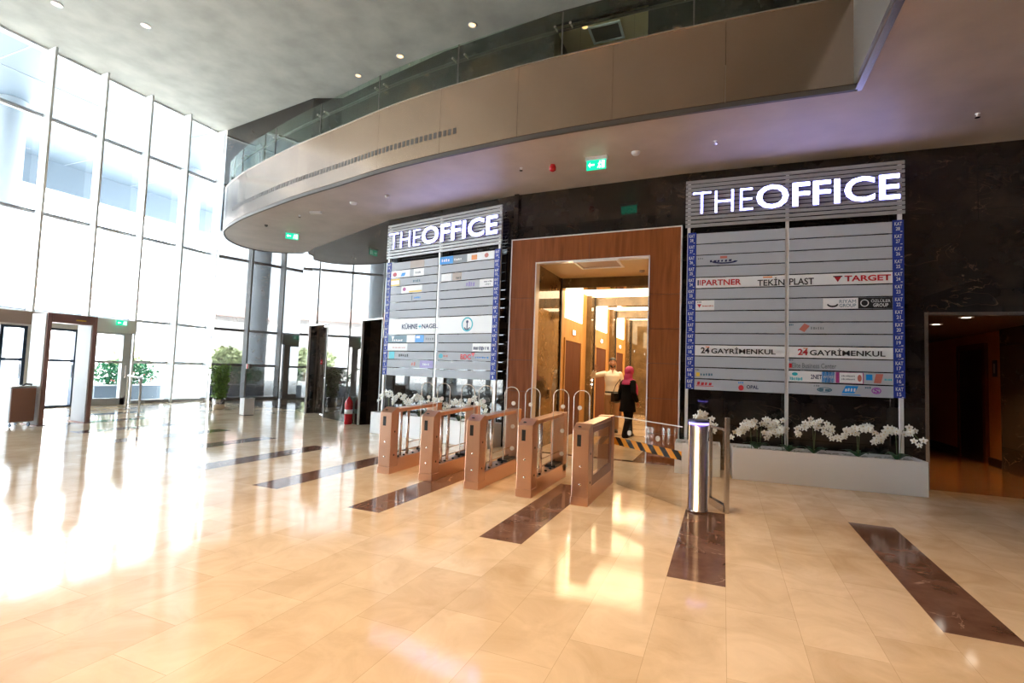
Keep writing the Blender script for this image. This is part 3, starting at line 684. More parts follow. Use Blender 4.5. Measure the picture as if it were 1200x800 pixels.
        plate('L',9,0,.42,M_slate); txt('L',9,.10,.34,.15,.45,'~6',M_whitev,.02,.2); shape('L',9,'tri',.08,.14,.2,.85,M_whitev); plate('L',9,.42,.60,M_whitev); plate('L',9,.60,.78,M_cyan); shape('L',9,'rect',.62,.70,.55,.85,M_whitev); txt('L',9,.82,.99,.3,.6,'~4',M_greyt,0)
        plate('L',10,0,.44,M_whitev); txt('L',10,.12,.40,.35,.5,'~11',M_salmon,0); plate('R',10,.68,.995,M_whitev); txt('R',10,.70,.97,.15,.65,'~8',M_navy,.015)
        plate('L',11,.04,.16,M_teal); txt('L',11,.26,.48,.3,.7,'~5',M_blk,.025); shape('R',11,'disc',.06,.14,.2,.8,M_teal); txt('R',11,.15,.24,.35,.65,'~3',M_salmon,.01); txt('R',11,.47,.66,.12,.78,'BDC',M_red,.05); shape('R',11,'tri',.66,.73,.45,.95,M_red); txt('R',11,.74,.97,.3,.5,'~8',M_cyan,0)
        txt('L',12,.54,.64,.25,.75,'~2',M_salmon,.01,.3); plate('L',12,.72,.99,M_violet); txt('L',12,.78,.93,.35,.65,'~4',M_whitev,0)
    return t
make_sign('directory_sign', 'dim slatted tenant directory right of the wooden portal, listing floors 28 to 15', (-.66,9.50,0), .02, 3.26, 28, 'right')
make_sign('directory_sign', 'bright slatted tenant directory left of the wooden portal, listing floors 14 to 1', (-7.83,10.40,0), -.2, 3.53, 14, 'left')

# ------------------------------------------------------------------ planters and orchids
def planter(label, x0, x1, y, rz, dep, h):
    t = thing('planter', label, 'planter', (x0,y,0), rz); W = x1-x0
    b = MB(); b.box(0,W,0,.02,0,h); b.box(0,W,dep-.02,dep,0,h); b.box(0,.02,.02,dep-.02,0,h); b.box(W-.02,W,.02,dep-.02,0,h); b.box(.02,W-.02,.02,dep-.02,.02,h-.07); b.build('trough', M_planter, t, bevel=.004)
    t2 = MB(); rr = random.Random(int(W*100))
    for k in range(int(W*110)):
        t2.ball((rr.uniform(.05,W-.05), rr.uniform(.05,dep-.05), h-.06+rr.uniform(0,.03)), rr.uniform(.015,.034), (1,1,.7), 1)
    pb = t2.build('pebbles', M_pebble); pb.location = t.location; pb.rotation_euler = t.rotation_euler
    return t, pb
PL = []
for lab, plab, x0, x1, y, rz in (('long white lacquered planter under the dim right directory', 'white pebbles filling the long planter under the right directory', .15,2.74,8.97,.06),
        ('short white planter end behind the steel bollard', 'white pebbles in the short planter behind the bollard', -.74,-.03,8.97,.03),
        ('long white planter behind the turnstiles under the bright left directory', 'white pebbles in the planter behind the turnstiles', -7.82,-4.35,10.03,-.19)):
    t, pb = planter(lab, x0, x1, y, rz, .52 if y > 10 else .56, .50); tag(pb, plab, 'pebbles', None, 'stuff')
def orchid(label, loc, rz, stems, seed):
    """stems: list of (dx, peak height, direction sign, flower count)"""
    rr = random.Random(seed)
    t = thing('potted_orchid', label, 'orchid', loc, rz, 'white orchids in the planters')
    b = MB()
    for k in range(6):
        an = k*PI/3+rr.uniform(-.3,.3); L_ = rr.uniform(.16,.26); d = Vector((math.cos(an),math.sin(an),0)); s_ = Vector((-d.y,d.x,0)); prev = None
        for j in range(6):
            u = j/5; c = d*(L_*u)+Vector((0,0,.02+.10*math.sin(u*2.2))); wv = .035*math.sin(PI*min(.97,max(.08,u*.9+.08)))
            cur = (b.bm.verts.new(c-s_*wv), b.bm.verts.new(c+s_*wv))
            if prev: b.bm.faces.new((prev[0],prev[1],cur[1],cur[0]))
            prev = cur
    b.build('leaf', M_leaf, t, True)
    for dx, hgt, sg, nf in stems:
        pts = []
        for j in range(11):
            u = j/10
            x = dx*.3 + sg*(.05*u + .30*max(0,u-.45)**1.3*1.6); z = hgt*math.sin(min(u,.62)/.62*PI/2) if u < .62 else hgt - .42*hgt*((u-.62)/.38)**1.6
            pts.append(Vector((x, -.02+rr.uniform(-.004,.004)-.05*u, z)))
        b = MB(); b.tube(pts, .005, 5); b.build('flower_stem', M_stem, t, True)
        b = MB()
        nf = int(nf*1.35)
        for k in range(nf):
            u = .50+.5*k/(nf-1); i = min(int(u*10),9); p = pts[i].lerp(pts[i+1], u*10-i)
            side = 1 if k % 2 else -1
            c = p + Vector((rr.uniform(-.035,.035)+side*.02, -.03+rr.uniform(-.035,.03), side*.028+rr.uniform(-.03,.03))); R = Matrix.Rotation(rr.uniform(-.5,.5),3,'Z') @ Matrix.Rotation(rr.uniform(-.4,.4)-.1,3,'X')
            sz = rr.uniform(.044,.058)
            for q in range(5):
                an = PI/2+q*2*PI/5; dv = Vector((math.cos(an),0,math.sin(an))); sv = Vector((-dv.z,0,dv.x)); ww = .60 if q in (1,4) else .36
                P = [dv*.08, dv*.45+sv*ww*.75+Vector((0,-.12,0)), dv*.95+sv*ww*.4, dv*1.05, dv*.95-sv*ww*.4, dv*.45-sv*ww*.75+Vector((0,-.12,0))]
                b.mi = 0; n0 = len(b.bm.faces); b.bm.faces.new([b.bm.verts.new(c+R@(pp*sz)) for pp in P]); b._mark(n0)
            b.mi = 1; b.ball(c+R@Vector((0,-.012,-.003)), .008, (1,1.3,1), 1)
        b.build('flower_spray', [M_petal, M_lip], t)
    return t
# right of the portal: seven plants
for k, (x, y, st, lab) in enumerate((
    (-.42,9.30,[(-.1,.55,1,9),(.1,.50,1,9)],'white orchid in the short planter partly behind the bollard top'),
    (.50,9.30,[(-.2,.42,-1,10),(.1,.45,-1,9)],'white orchid at the left end of the long planter beside the gate post'),
    (.52,9.36,[(.15,.47,1,9)],'white orchid drooping right, second in the long right planter'),
    (.98,9.30,[(-.1,.40,-1,10),(-.3,.50,-1,8)],'white orchid left of the centre post of the right directory'),
    (1.33,9.32,[(0,.50,1,11),(0,.52,-1,9)],'white orchid arching both ways right of the centre post'),
    (1.92,9.34,[(0,.46,-1,11),(0,.50,1,11)],'white orchid with two full sprays, second from the right end'),
    (2.42,9.36,[(0,.48,-1,12),(.1,.50,1,7)],'white orchid beside the right post of the dim directory'))):
    orchid(lab, (x,y,.44), 0, st, 20+k)
for k, (x, st, lab) in enumerate((
    (-7.42,[(0,.55,-1,9),(0,.52,1,10)],'white orchid at the left end of the planter behind the turnstiles'),
    (-6.95,[(0,.48,-1,9),(0,.46,1,10)],'white orchid above the leftmost turnstile arm, second from the left'),
    (-6.45,[(0,.50,-1,9),(0,.46,1,9)],'white orchid just above the second turnstile cap'),
    (-5.90,[(0,.46,-1,9),(0,.48,1,9)],'white orchid at the foot of the left directory centre post'),
    (-5.30,[(0,.45,-1,10),(0,.44,1,8)],'white orchid between the second and third turnstile'),
    (-4.78,[(0,.54,-1,10),(0,.48,1,10)],'white orchid near the right end of the planter behind the third turnstile'))):
    orchid(lab, (x, 10.03-.19*(x+7.82)+.26, .44), -.19, st, 40+k)

# ------------------------------------------------------------------ turnstiles
def turnstile(label, loc, rz, glazed, wings):
    t = thing('turnstile', label, 'turnstile', loc, rz); W = .205; Dp = 1.55; Hh = .98
    hw = W/2
    # front pillar with a sloping cap
    def side_prism(mb, prof, x0, x1): mb.prism([(p[0],p[1]) for p in prof], x0, x1, Matrix(((0,0,1,0),(1,0,0,0),(0,1,0,0),(0,0,0,1))))
    b = MB(); side_prism(b, [(0,.10),(.20,.10),(.20,Hh),(.14,Hh),(0,Hh-.07)], -hw, hw); b.build('front_pillar', M_turn, t, bevel=.006)
    b = MB(); b.box(-hw-.006,hw+.006,-.006,.206,0,.10); b.build('kick_plate', M_turn, t, bevel=.003)
    b = MB(); side_prism(b, [(Dp-.17,.10),(Dp,.10),(Dp,Hh+.01),(Dp-.17,Hh+.01)], -hw, hw); b.build('rear_pillar', M_turn, t, bevel=.006)
    b = MB(); b.box(-hw,hw,.20,Dp,0,.21); b.build('base_beam', M_turn, t, bevel=.004)
    b = MB(); side_prism(b, [(.17,Hh-.075),(.20,Hh-.02),(Dp-.10,Hh+.0),(Dp-.10,Hh-.045),(.24,Hh-.075)], -hw*.8, hw*.8); b.build('top_rail', M_turn, t, bevel=.004)
    b = MB(); b.box(-.045,.005,-.004,.0,Hh-.27,Hh-.13); b.build('card_reader', M_black, t)
    b = MB(); b.lathe([(.022,0),(.022,.006),(.012,.012)], (-.03,.055,Hh-.042), 12); b.build('light_dome', M_black, t)
    b = MB()
    for z in (.47,.25): b.ball((.005,-.004,z),.015,(1,.4,1))
    b.build('lock', M_chrome, t)
    b = MB(); b.ball((hw,.10,.62),.016,(.4,1,1)); b.ball((hw,.10,.27),.016,(.4,1,1)); b.build('sensor_eye', M_black, t)
    if glazed:
        b = MB(); b.box(hw-.03,hw-.004,.22,.27,.21,Hh-.05); b.box(hw-.03,hw-.004,Dp-.27,Dp-.17,.21,Hh-.05); b.box(hw-.03,hw-.004,.27,Dp-.27,.21,.33); b.box(hw-.03,hw-.004,.27,Dp-.27,Hh-.12,Hh-.05); b.build('panel_frame', M_detbrown, t)
        MB().box(hw-.02,hw-.012,.27,Dp-.27,.33,Hh-.12).build('side_glass', M_glassg, t)
    else:
        for y in (.42,.62): b = MB(); b.tube([(0,y,.21),(0,y,Hh-.04)], .024, 12); b.build('upright_tube', M_steel, t, True)
        b = MB(); b.tube([(-.03,.30,.27),(-.03,1.35,.27)], .012); b.tube([(.03,.62,.40),(.03,1.38,.40)], .009); b.build('guide_bar', M_steel, t)
        for y in (.30,.46,.72,.92): MB().ball((.05,y,.222),.022,(1,1,.6)).build('floor_knob', M_black, t, True)
        MB().box(-hw+.02,hw-.02,1.05,Dp-.17,.21,.25).build('drive_box', M_black, t)
    for sg in wings:
        x0 = sg*hw; Lw = .225; z0, z1, r_ = .28, 1.36, .11; y = .82
        P = [(0,z0),(Lw,z0),(Lw,z1-r_)] + [(Lw-r_+r_*math.cos(a*PI/12), z1-r_+r_*math.sin(a*PI/12)) for a in range(1,7)] + [(.10,z1)] + [(.10+.10*math.cos(PI/2+a*PI/12), z1-.10+.10*math.sin(PI/2+a*PI/12)) for a in range(1,7)]
        Mx = Matrix(((sg,0,0,x0),(0,0,1,y),(0,1,0,0),(0,0,0,1)))
        b = MB(); b.prism(P, 0, .010, Mx); wg = b.build('glass_wing', M_glassg, t)
        b = MB(); b.tube([(x0+sg*px, y+.005, pz) for px, pz in P[1:]+[(0,z0)]], .006, 6, True); b.build('bright_edge', M_arch, wg)
        for pz in (1.12,.78,.46):
            b = MB(); b.lathe([(.030,-.004),(.030,.014)], (x0+sg*.14, y, pz), 16, Matrix.Rotation(-PI/2,4,'X')); b.build('round_sticker', M_frost, wg)
    return t
turnstile('bronze turnstile pedestal with open frame, leftmost of the five', (-4.675,6.36,0), .03, False, (1,))
turnstile('bronze turnstile pedestal with open frame, second from the left', (-3.88,6.255,0), .02, False, (-1,1))
turnstile('bronze turnstile pedestal with open frame, middle one of the five', (-3.10,6.155,0), .01, False, (-1,1))
turnstile('bronze turnstile pedestal with open frame, fourth from the left', (-2.335,6.12,0), 0, False, (-1,1))
turnstile('bronze turnstile pedestal with dark glazed side panel, rightmost of the five', (-1.595,6.085,0), 0, True, (-1,))

# glass gate with hazard tape between the last turnstile and the bollard
A = Vector((-1.47,7.56)); B = Vector((-.46,6.63)); dv = B-A; Lg = dv.length
t = thing('glass_gate', 'clear glass swing gate with yellow and black hazard tape beside the steel bollard', 'gate', (A.x,A.y,0), math.atan2(dv.y,dv.x))
MB().box(0,Lg,-.005,.005,.015,.98).build('glass_leaf', M_glassg, t)
MB().box(.0,Lg,-.004,.004,.98,.99).build('glass_edge', M_arch, t)
MB().box(.0,Lg,-.009,-.006,.575,.685).build('hazard_tape', M_tape, t)
for x in (.25*Lg,.68*Lg):
    b = MB(); b.lathe([(.036,-.010),(.036,.010)], (x,0,.78), 18, Matrix.Rotation(PI/2,4,'X')); b.build('round_sticker', M_frost, t)

t = thing('bollard', 'round brushed steel bollard with glowing blue ring on top', 'bollard', (-.27,6.58,0))
b = MB(); b.lathe([(.118,0),(.118,.03),(.112,.03),(.112,1.035)], n=36); o = b.build('post', mat('satin_bollard_steel', (.52,.48,.45), .24, 1.0), t); 
for p in o.data.polygons: p.use_smooth = len(p.vertices) == 4
b = MB(); b.lathe([(.114,1.035),(.114,1.06)], n=36); b.build('light_ring', mat('blue_light_ring', (.1,.1,.6), .4, emit=(.28,.2,1.0), es=3.0), t)
b = MB(); b.lathe([(.122,1.06),(.122,1.085),(.11,1.09)], n=36); b.build('cap', mat('blue_black_cap', (.03,.03,.12), .3), t)

t = thing('gate_frame', 'narrow steel framed glass side panel standing just right of the bollard', 'side panel', (.05,6.66,0), math.atan2(.42,-.19))
Lf = .46
b = MB(); b.box(-.022,.022,-.022,.022,0,1.13); b.build('tall_post', M_steel, t)
b = MB(); b.box(Lf-.016,Lf+.016,-.016,.016,0,.99); b.build('short_post', M_steel, t)
b = MB(); b.box(.022,Lf-.016,-.014,.014,.965,.99); b.build('top_bar', M_steel, t)
b = MB(); b.box(.022,Lf-.016,-.03,.03,0,.085); b.build('bottom_bar', M_steel, t)
MB().box(.022,Lf-.016,-.004,.004,.085,.965).build('glass_infill', M_glassg, t)

# ------------------------------------------------------------------ ceiling and soffit fittings
def exit_sign(label, loc, rz, w=.34, h=.17, hang=.06):
    t = thing('exit_sign', label, 'exit sign', loc, rz)
    MB().box(-w/2-.02,w/2+.02,-.03,.03,-hang,-0).build('mounting_bar', M_whitev, t)
    MB().box(-w/2,w/2,-.014,.014,-hang-h,-hang).build('green_panel', M_green, t)
    b = MB(); z = -hang-h/2; y = -.016
    b.quad((-.42*w,y,z),(-.30*w,y,z-.30*h),(-.30*w,y,z+.30*h)); b.quad((-.30*w,y,z-.09*h),(-.08*w,y,z-.09*h),(-.08*w,y,z+.09*h),(-.30*w,y,z+.09*h))
    b.build('arrow', M_exitw, t)
    b = MB(); X0 = .02*w
    b.quad((X0+.26*w,y,z-.40*h),(X0+.42*w,y,z-.40*h),(X0+.42*w,y,z+.40*h),(X0+.26*w,y,z+.40*h))
    b.ball((X0+.17*w,y,z+.30*h),.016,(1,.1,1),1)
    b.tube([(X0+.17*w,y,z+.2*h),(X0+.14*w,y,z-.05*h),(X0+.20*w,y,z-.2*h),(X0+.16*w,y,z-.4*h)], .009, 5); b.tube([(X0+.14*w,y,z-.05*h),(X0+.06*w,y,z-.35*h)], .009, 5); b.tube([(X0+.08*w,y,z+.08*h),(X0+.25*w,y,z+.12*h)], .008, 5)
    b.build('running_figure', M_exitw, t)
    return t
exit_sign('green exit sign with left arrow under the soffit in front of the wooden portal', (-2.08,8.47,ZS), .0)
exit_sign('green exit sign under the rounded left end of the balcony soffit', (-11.47,10.76,ZS), .85)
exit_sign('green exit sign on the door head of the glazed entrance', (-18.60,10.55,2.83), PI/2-.0, .32, .16, .02)
def smoke(label, x, y, col=M_white, r=.055):
    t = thing('smoke_detector', label, 'smoke detector', (x,y,ZS)); b = MB(); b.lathe([(r,0),(r,-.015),(r*.75,-.045),(r*.2,-.05)]); b.build('body', col, t, True); 
    b = MB(); b.ball((r*.5,0,-.04),.006); b.build('led', M_redp, t); return t
smoke('white dome smoke detector under the soffit above the left directory, nearest the portal side', -6.9, 9.04, M_whitev, .05)
smoke('large white dome detector hanging under the soffit left of the bright directory', -7.97, 9.2, M_whitev, .085)
smoke('small dark detector near the rounded tip of the soffit', -11.68, 10.04, M_rubber, .045)
smoke('flat white detector on the soffit just right of the central exit sign', -1.41, 8.49, M_whitev, .075)
t = thing('ceiling_beacon', 'small white box fitting on the soffit beyond the dome detector', 'soffit fitting', (-9.37,9.48,ZS), .3); MB().box(-.15,.15,-.05,.05,-.06,0).build('body', M_whitev, t, bevel=.01); MB().box(-.12,.12,-.03,.03,-.066,-.06).build('diffuser', M_frost, t)
def sprinkler(label, x, y):
    t = thing('ceiling_sprinkler', label, 'sprinkler', (x,y,ZS))
    b = MB(); b.lathe([(.03,0),(.03,-.006),(.012,-.012),(.012,-.04)]); b.build('body', M_whitev, t); b = MB(); b.lathe([(.032,-.055),(.032,-.050)]); b.tube([(0,0,-.04),(0,0,-.052)],.004); b.build('deflector', M_chrome, t)
sprinkler('small white sprinkler head under the soffit left of the red sounder', -3.51, 8.52)
sprinkler('small sprinkler head under the violet lit soffit above the right directory', -.16, 8.46)
sprinkler('small sprinkler head under the dark soffit at the far right', 3.2, 8.7)
sprinkler('small sprinkler head on the soffit near the left exit sign', -10.03, 9.61)
t = thing('ceiling_alarm', 'round red fire alarm sounder under the soffit left of the central exit sign', 'fire alarm', (-2.91,8.57,ZS))
b = MB(); b.lathe([(.045,0),(.045,-.03)]); b.build('base', M_redp, t); b = MB(); b.lathe([(.055,-.03),(.062,-.05),(.06,-.10),(.03,-.12)]); b.build('horn', M_redp, t, True)
for nm, x, y, lab in (('a',-16.25,13.62,'small red and white fire call point on the mirror-like marble behind the potted plant'),):
    t = thing('call_point', lab, 'call point', (x,y-.06,1.42), -.14); MB().box(-.07,.07,-.03,.03,-.09,.09).build('box', M_whitev, t, bevel=.008); MB().box(-.0,.066,-.036,-.03,-.085,.085).build('red_face', M_redp, t)
p = lerp(P2,P3,.085)
t = thing('door_sticker', 'round red sign stuck on the dark marble door leaf', 'sign', (p[0]-.29*math.sin(ang),p[1]+.29*math.cos(ang),1.66), ang)
b = MB(); b.lathe([(.075,-.006),(.075,.0)], (0,0,0), 20, Matrix.Rotation(PI/2,4,'X')); b.build('disc', M_redp, t); b = MB(); b.box(-.03,.03,-.009,-.006,-.012,.012); b.build('white_mark', M_whitev, t)

# atrium downlights (warm): the ones in view and the rest of the grid
labs = {(0,0):'lit downlight in the plaster ceiling at the top left of the hall, nearer the camera', (0,1):'lit downlight in the plaster ceiling left, the second one towards the glass corner'}
downlight(-16.56,7.2,ZC,'lit warm downlight in the plaster ceiling near the glazing, nearest the top left',.13,M_lens,120)
downlight(-15.15,8.6,ZC,'lit warm downlight in the plaster ceiling, second from the glazing',.13,M_lens,120)
downlight(-11.0,12.6,ZC,'small warm downlight in the ceiling above the far end of the gallery',.10,M_lens,80)
downlight(-9.1,12.2,ZC,'bright warm downlight above the gallery seen through the railing glass, left one',.12,M_lens,150)
downlight(-6.4,11.7,ZC,'bright warm downlight above the gallery seen through the railing glass, middle one',.12,M_lens,150)
downlight(-3.43,12.35,10.62,'warm downlight beside the square grille in the upper lobby ceiling',.10,M_lens,140)
gx = 0
for x in (-10.5,-7.0,-3.8,-1.1):
    for y in (-2.6,1.2,4.4):
        downlight(x,y,ZC,'lit recessed downlight in the plaster ceiling above the open hall floor',.13,M_lens,(780 if x > -2 else 680 if x > -5 else 70)*(1.5 if y > 4 else .8), (1,.63,.31) if x > -2 else (1,.74,.46), 62,.7,'hall downlights outside the picture')
for x, y in ((2.6,2.6),):
    downlight(x,y,ZS,'lit recessed downlight in the low soffit of the right wing',.10,M_lens,60,(1,.62,.32),120)
for i, y in enumerate((10.7,12.9,16.2)):
    pass

# ------------------------------------------------------------------ entrance side things
t = thing('metal_detector', 'walk-through metal detector with pale side panels and brown edges', 'metal detector', (-14.32,6.92,0))
for y in (-.45,.45):
    MB().box(-.30,.27,y-.05,y+.05,0.02,2.52).build('side_panel', M_detwhite, t, bevel=.01)
    MB().box(.27,.30,y-.03,y+.05,0,2.54).build('brown_edge', M_detbrown, t)
    MB().box(-.34,.34,y-.08,y+.08,0,.02).build('foot', M_detbrown, t)
MB().box(-.10,.32,-.40,.40,2.33,2.54).build('header_unit', M_detbrown, t, bevel=.01)
MB().box(.32,.325,.05,.25,2.40,2.43).build('display', M_yellow, t)
t = thing('x_ray_cart', 'steel and brown box cart on castors in front of the metal detector', 'cart', (-14.33,6.12,0), .12)
MB().box(-.25,.24,-.22,.22,.10,.86).build('body', mat('satin_cart_sheet', (.55,.56,.58), .5, .3), t, bevel=.01)
MB().box(.24,.26,-.21,.23,.12,.84).build('brown_side', M_cartside, t)
MB().box(-.25,.26,-.23,.24,.86,.885).build('top', M_steel, t, bevel=.004)
MB().box(-.15,.05,-.15,.02,.885,.893).build('top_opening', M_black, t)
b = MB(); b.tube([(.10,.05,.885),(.14,.10,.93),(.20,.18,.91)], .02); b.build('handle', M_black, t)
for x in (-.2,.2):
    for y in (-.17,.17):
        b = MB(); b.lathe([(.035,-.015),(.045,-.01),(.045,.01),(.035,.015)], (x,y,.046), 14, Matrix.Rotation(PI/2,4,'X')); b.tube([(x,y,.05),(x,y,.11)],.012); b.build('castor', M_dkframe, t)
t = thing('barrier_rail', 'white upside-down U barrier rail on the floor by the entrance door', 'barrier', (-14.83,9.01,0), math.atan2(.95,-2.2))
Lb = 2.35
b = MB(); b.tube([(0,0,0),(0,0,1.0),(.03,0,1.03),(Lb-.03,0,1.03),(Lb,0,1.0),(Lb,0,0)], .03, 10); b.build('rail', M_white, t, True)
for x in (0,Lb): b = MB(); b.lathe([(.07,0),(.07,.012)], (x,0,0), 16); b.build('foot_plate', M_steel, t)
t = thing('potted_plant', 'bushy upright green plant in a round steel pot by the marble corner', 'potted plant', (-15.28,11.75,0))
b = MB(); b.lathe([(.17,0),(.19,.34),(.175,.34),(.17,.30)], n=24); o = b.build('pot', M_steel, t, True)
b = MB(); b.lathe([(.172,.29),(.172,.30)], n=20); b.build('soil', M_bark, t)
b = MB(); rr = random.Random(3)
for k in range(26):
    a = rr.uniform(0,2*PI); r0 = rr.uniform(0,.11); r1 = r0+rr.uniform(.05,.20); b.tube([(r0*math.cos(a),r0*math.sin(a),.28),(r1*math.cos(a),r1*math.sin(a),rr.uniform(1.05,1.38))], .006, 5)
b.build('cane', M_stem, t)
def leaves(mb, n, fn, rr, size):
    for k in range(n):
        c = Vector(fn(rr)); a = rr.uniform(0,2*PI); e = rr.uniform(-.3,1.1); d = Vector((math.cos(a)*math.cos(e),math.sin(a)*math.cos(e),math.sin(e))); s_ = d.cross(Vector((rr.uniform(-1,1),rr.uniform(-1,1),rr.uniform(.2,1)))).normalized()
        L_ = size*rr.uniform(.7,1.3); W_ = L_*.26
        mb.bm.faces.new([mb.bm.verts.new(p) for p in (c, c+d*L_*.5+s_*W_, c+d*L_, c+d*L_*.5-s_*W_)])
def col_fn(rr):
    z = rr.uniform(.36,1.40); R_ = .17+.13*((z-.36)/1.04); a = rr.uniform(0,2*PI); q = R_*math.sqrt(rr.uniform(.1,1)); return (q*math.cos(a), q*math.sin(a), z)
b = MB(); leaves(b, 1500, col_fn, random.Random(4), .10); b.build('foliage', M_bush, t)
t = thing('waste_bin', 'small white square bin by the reflecting marble wall', 'bin', (-13.1,11.0,0), -.3)
b = MB(); b.box(-.15,.15,-.15,.15,.02,.48); b.build('body', M_white, t, bevel=.008); b = MB(); b.box(-.155,.155,-.155,.155,.48,.51); b.build('lid', M_alu, t, bevel=.004); MB().box(-.14,.14,-.14,.14,0,.02).build('plinth', M_black, t); MB().box(-.09,.09,-.07,.07,.51,.514).build('slot', M_black, t)
p = lerp(P2,P3,.675)
t = thing('fire_extinguisher', 'large red fire extinguisher with black horn standing between the two dark doorways', 'fire extinguisher', (p[0]-.17*math.sin(-ang)*-1-.0,p[1]-.19,0))
b = MB(); b.lathe([(.085,0),(.105,.02),(.105,.56),(.095,.62),(.05,.68),(.03,.70),(.03,.74)], n=24); b.build('cylinder', M_redp, t, True)
b = MB(); b.lathe([(.106,.28),(.106,.40)], n=24); b.build('paper_label', M_whitev, t, True)
b = MB(); b.box(-.02,.02,-.03,.09,.74,.77); b.box(-.02,.02,-.02,.11,.80,.815); b.tube([(0,0,.74),(0,0,.81)],.014); b.build('valve_handle', M_black, t)
b = MB(); b.tube([(0,.0,.77),(-.06,-.02,.86),(-.13,-.03,.84),(-.16,-.03,.72)], .014, 8); b.build('hose', M_black, t, True)
b = MB(); b.tube([(-.16,-.03,.72),(-.17,-.03,.48),(-.19,-.03,.28)], .02, 12, True, [.025,.03,.06]); b.build('horn', M_black, t)

# ------------------------------------------------------------------ people
def skin_mesh(pts, edges, radii, sub=2, root=0):
    me = bpy.data.meshes.new('figure'); me.from_pydata([tuple(p) for p in pts], edges, []); me.update()
    o = bpy.data.objects.new('figure_tmp', me); COL.objects.link(o)
    md = o.modifiers.new('skin','SKIN'); md.use_smooth_shade = True
    if not me.skin_vertices: me.attributes  # created by the modifier
    lay = me.skin_vertices[0].data
    for i, r in enumerate(radii):
        r = r if isinstance(r, tuple) else (r, r); lay[i].radius = r; lay[i].use_root = (i == root)
    s = o.modifiers.new('sub','SUBSURF'); s.levels = sub; s.render_levels = sub
    bpy.context.view_layer.update(); dg = bpy.context.evaluated_depsgraph_get()
    out = bpy.data.meshes.new_from_object(o.evaluated_get(dg)); out.materials.clear(); bpy.data.objects.remove(o); return out
def chain(P, R, base=None):
    return P, R
class Rig:
    def __init__(s): s.p = []; s.e = []; s.r = []
    def add(s, pts, rad, frm=None):
        last = frm
        for q, r in zip(pts, rad):
            s.p.append(Vector(q)); s.r.append(r)
            if last is not None: s.e.append((last, len(s.p)-1))
            last = len(s.p)-1
        return last
    def mesh(s, sub=2, root=0): return skin_mesh(s.p, s.e, s.r, sub, root)
def hand(mb, wrist, d, palm_n, thumb_side, curl, L_=.19):
    """palm and five bent fingers; d = direction of the fingers, palm_n = palm normal"""
    d = Vector(d).normalized(); n = Vector(palm_n); n = (n-d*n.dot(d)).normalized(); s_ = d.cross(n).normalized()*thumb_side; w_ = Vector(wrist)
    pm = Rig(); i0 = pm.add([w_, w_+d*L_*.25, w_+d*L_*.48], [(.026,.018),(.036,.016),(.038,.014)]); mb.merge(pm.mesh(1))
    for k, (off, ln) in enumerate(((.027,.40),(.009,.45),(-.009,.42),(-.027,.33))):
        f = Rig(); b0 = w_+d*L_*.42+s_*off; dd = d.copy(); pts = [b0]; q = b0
        for j, fr in enumerate((.45,.32,.25)):
            dd = (Matrix.Rotation(curl*(1+.15*k)*(.6+.4*j), 3, n.cross(d)*-1) @ dd).normalized() if curl else dd
            q = q+dd*ln*L_*fr; pts.append(q)
        f.add(pts, [.0095,.009,.0085,.007]); mb.merge(f.mesh(1))
    th = Rig(); b0 = w_+d*L_*.14+s_*.026; dd = (d*.7+s_*.75+n*.2).normalized(); th.add([b0, b0+dd*.035, b0+dd*.035+(dd+d*.5).normalized()*.032, b0+dd*.035+(dd+d*.9).normalized()*.056], [.012,.011,.010,.008]); mb.merge(th.mesh(1))
def head(mb, c, h, face, tilt=0):
    """head centred at c, height h, facing direction face; materials 0 skin, 1 eye, 2 lip, 3 hair"""
    fx = Vector((face[0],face[1],0)).normalized(); sx = Vector((-fx.y,fx.x,0)); up = Vector((0,0,1))
    R = Matrix((fx,sx,up)).transposed(); c = Vector(c); s_ = h/.23
    me = bpy.data.meshes.new('head'); bm_ = bmesh.new(); bmesh.ops.create_icosphere(bm_, subdivisions=4, radius=1)
    for v in bm_.verts:
        x, y, z = v.co; X = x*.095; Y = y*.075; Z = z*.115
        if z < 0: k = min(1,-z); Y *= 1-.38*k**1.5; X = X*(1-.12*k) + .018*k*(1 if x > 0 else .0); X -= .03*k if x < -.2 else 0
        if x > .3:
            X = min(X, .082+.01*(z<.3))
            g = math.exp(-((y/.16)**2)); nz = (z+.12)/.26
            if -1 < nz < 1: X += .028*g*max(0,(1-abs(nz+.25)**1.2))          # nose
            for sd in (-1,1): X -= .012*math.exp(-(((y-sd*.36)/.17)**2+((z-.10)/.12)**2))   # eye sockets
            X += .006*math.exp(-(((z-.27)/.08)**2))*math.exp(-((y/.7)**2))     # brow
            X += .007*math.exp(-(((z+.52)/.09)**2+(y/.28)**2)) + .010*math.exp(-(((z+.86)/.16)**2+(y/.25)**2))   # lips, chin
        v.co = Vector((X,Y,Z))*s_
    bm_.to_mesh(me); bm_.free(); mb.mi = 0; mb.merge(me, Matrix.Translation(c) @ R.to_4x4())
    T = lambda p: c + R @ (Vector(p)*s_)
    for sd in (-1,1):
        mb.mi = 0; mb.ball(T((.0,sd*.077,-.005)), .03*s_, (.75,.28,1), 2, R.to_4x4())
        mb.mi = 1; mb.ball(T((.073,sd*.029,.012)), .0125*s_, (1,1,.7), 2); mb.mi = 3; mb.ball(T((.083,sd*.029,.012)), .0055*s_, (1,1,1), 1)
        mb.ball(T((.084,sd*.030,.033)), .016*s_, (.25,1,.22), 1, R.to_4x4())
    mb.mi = 2; mb.ball(T((.080,0,-.062)), .022*s_, (.3,1,.3), 2, R.to_4x4()); mb.mi = 0

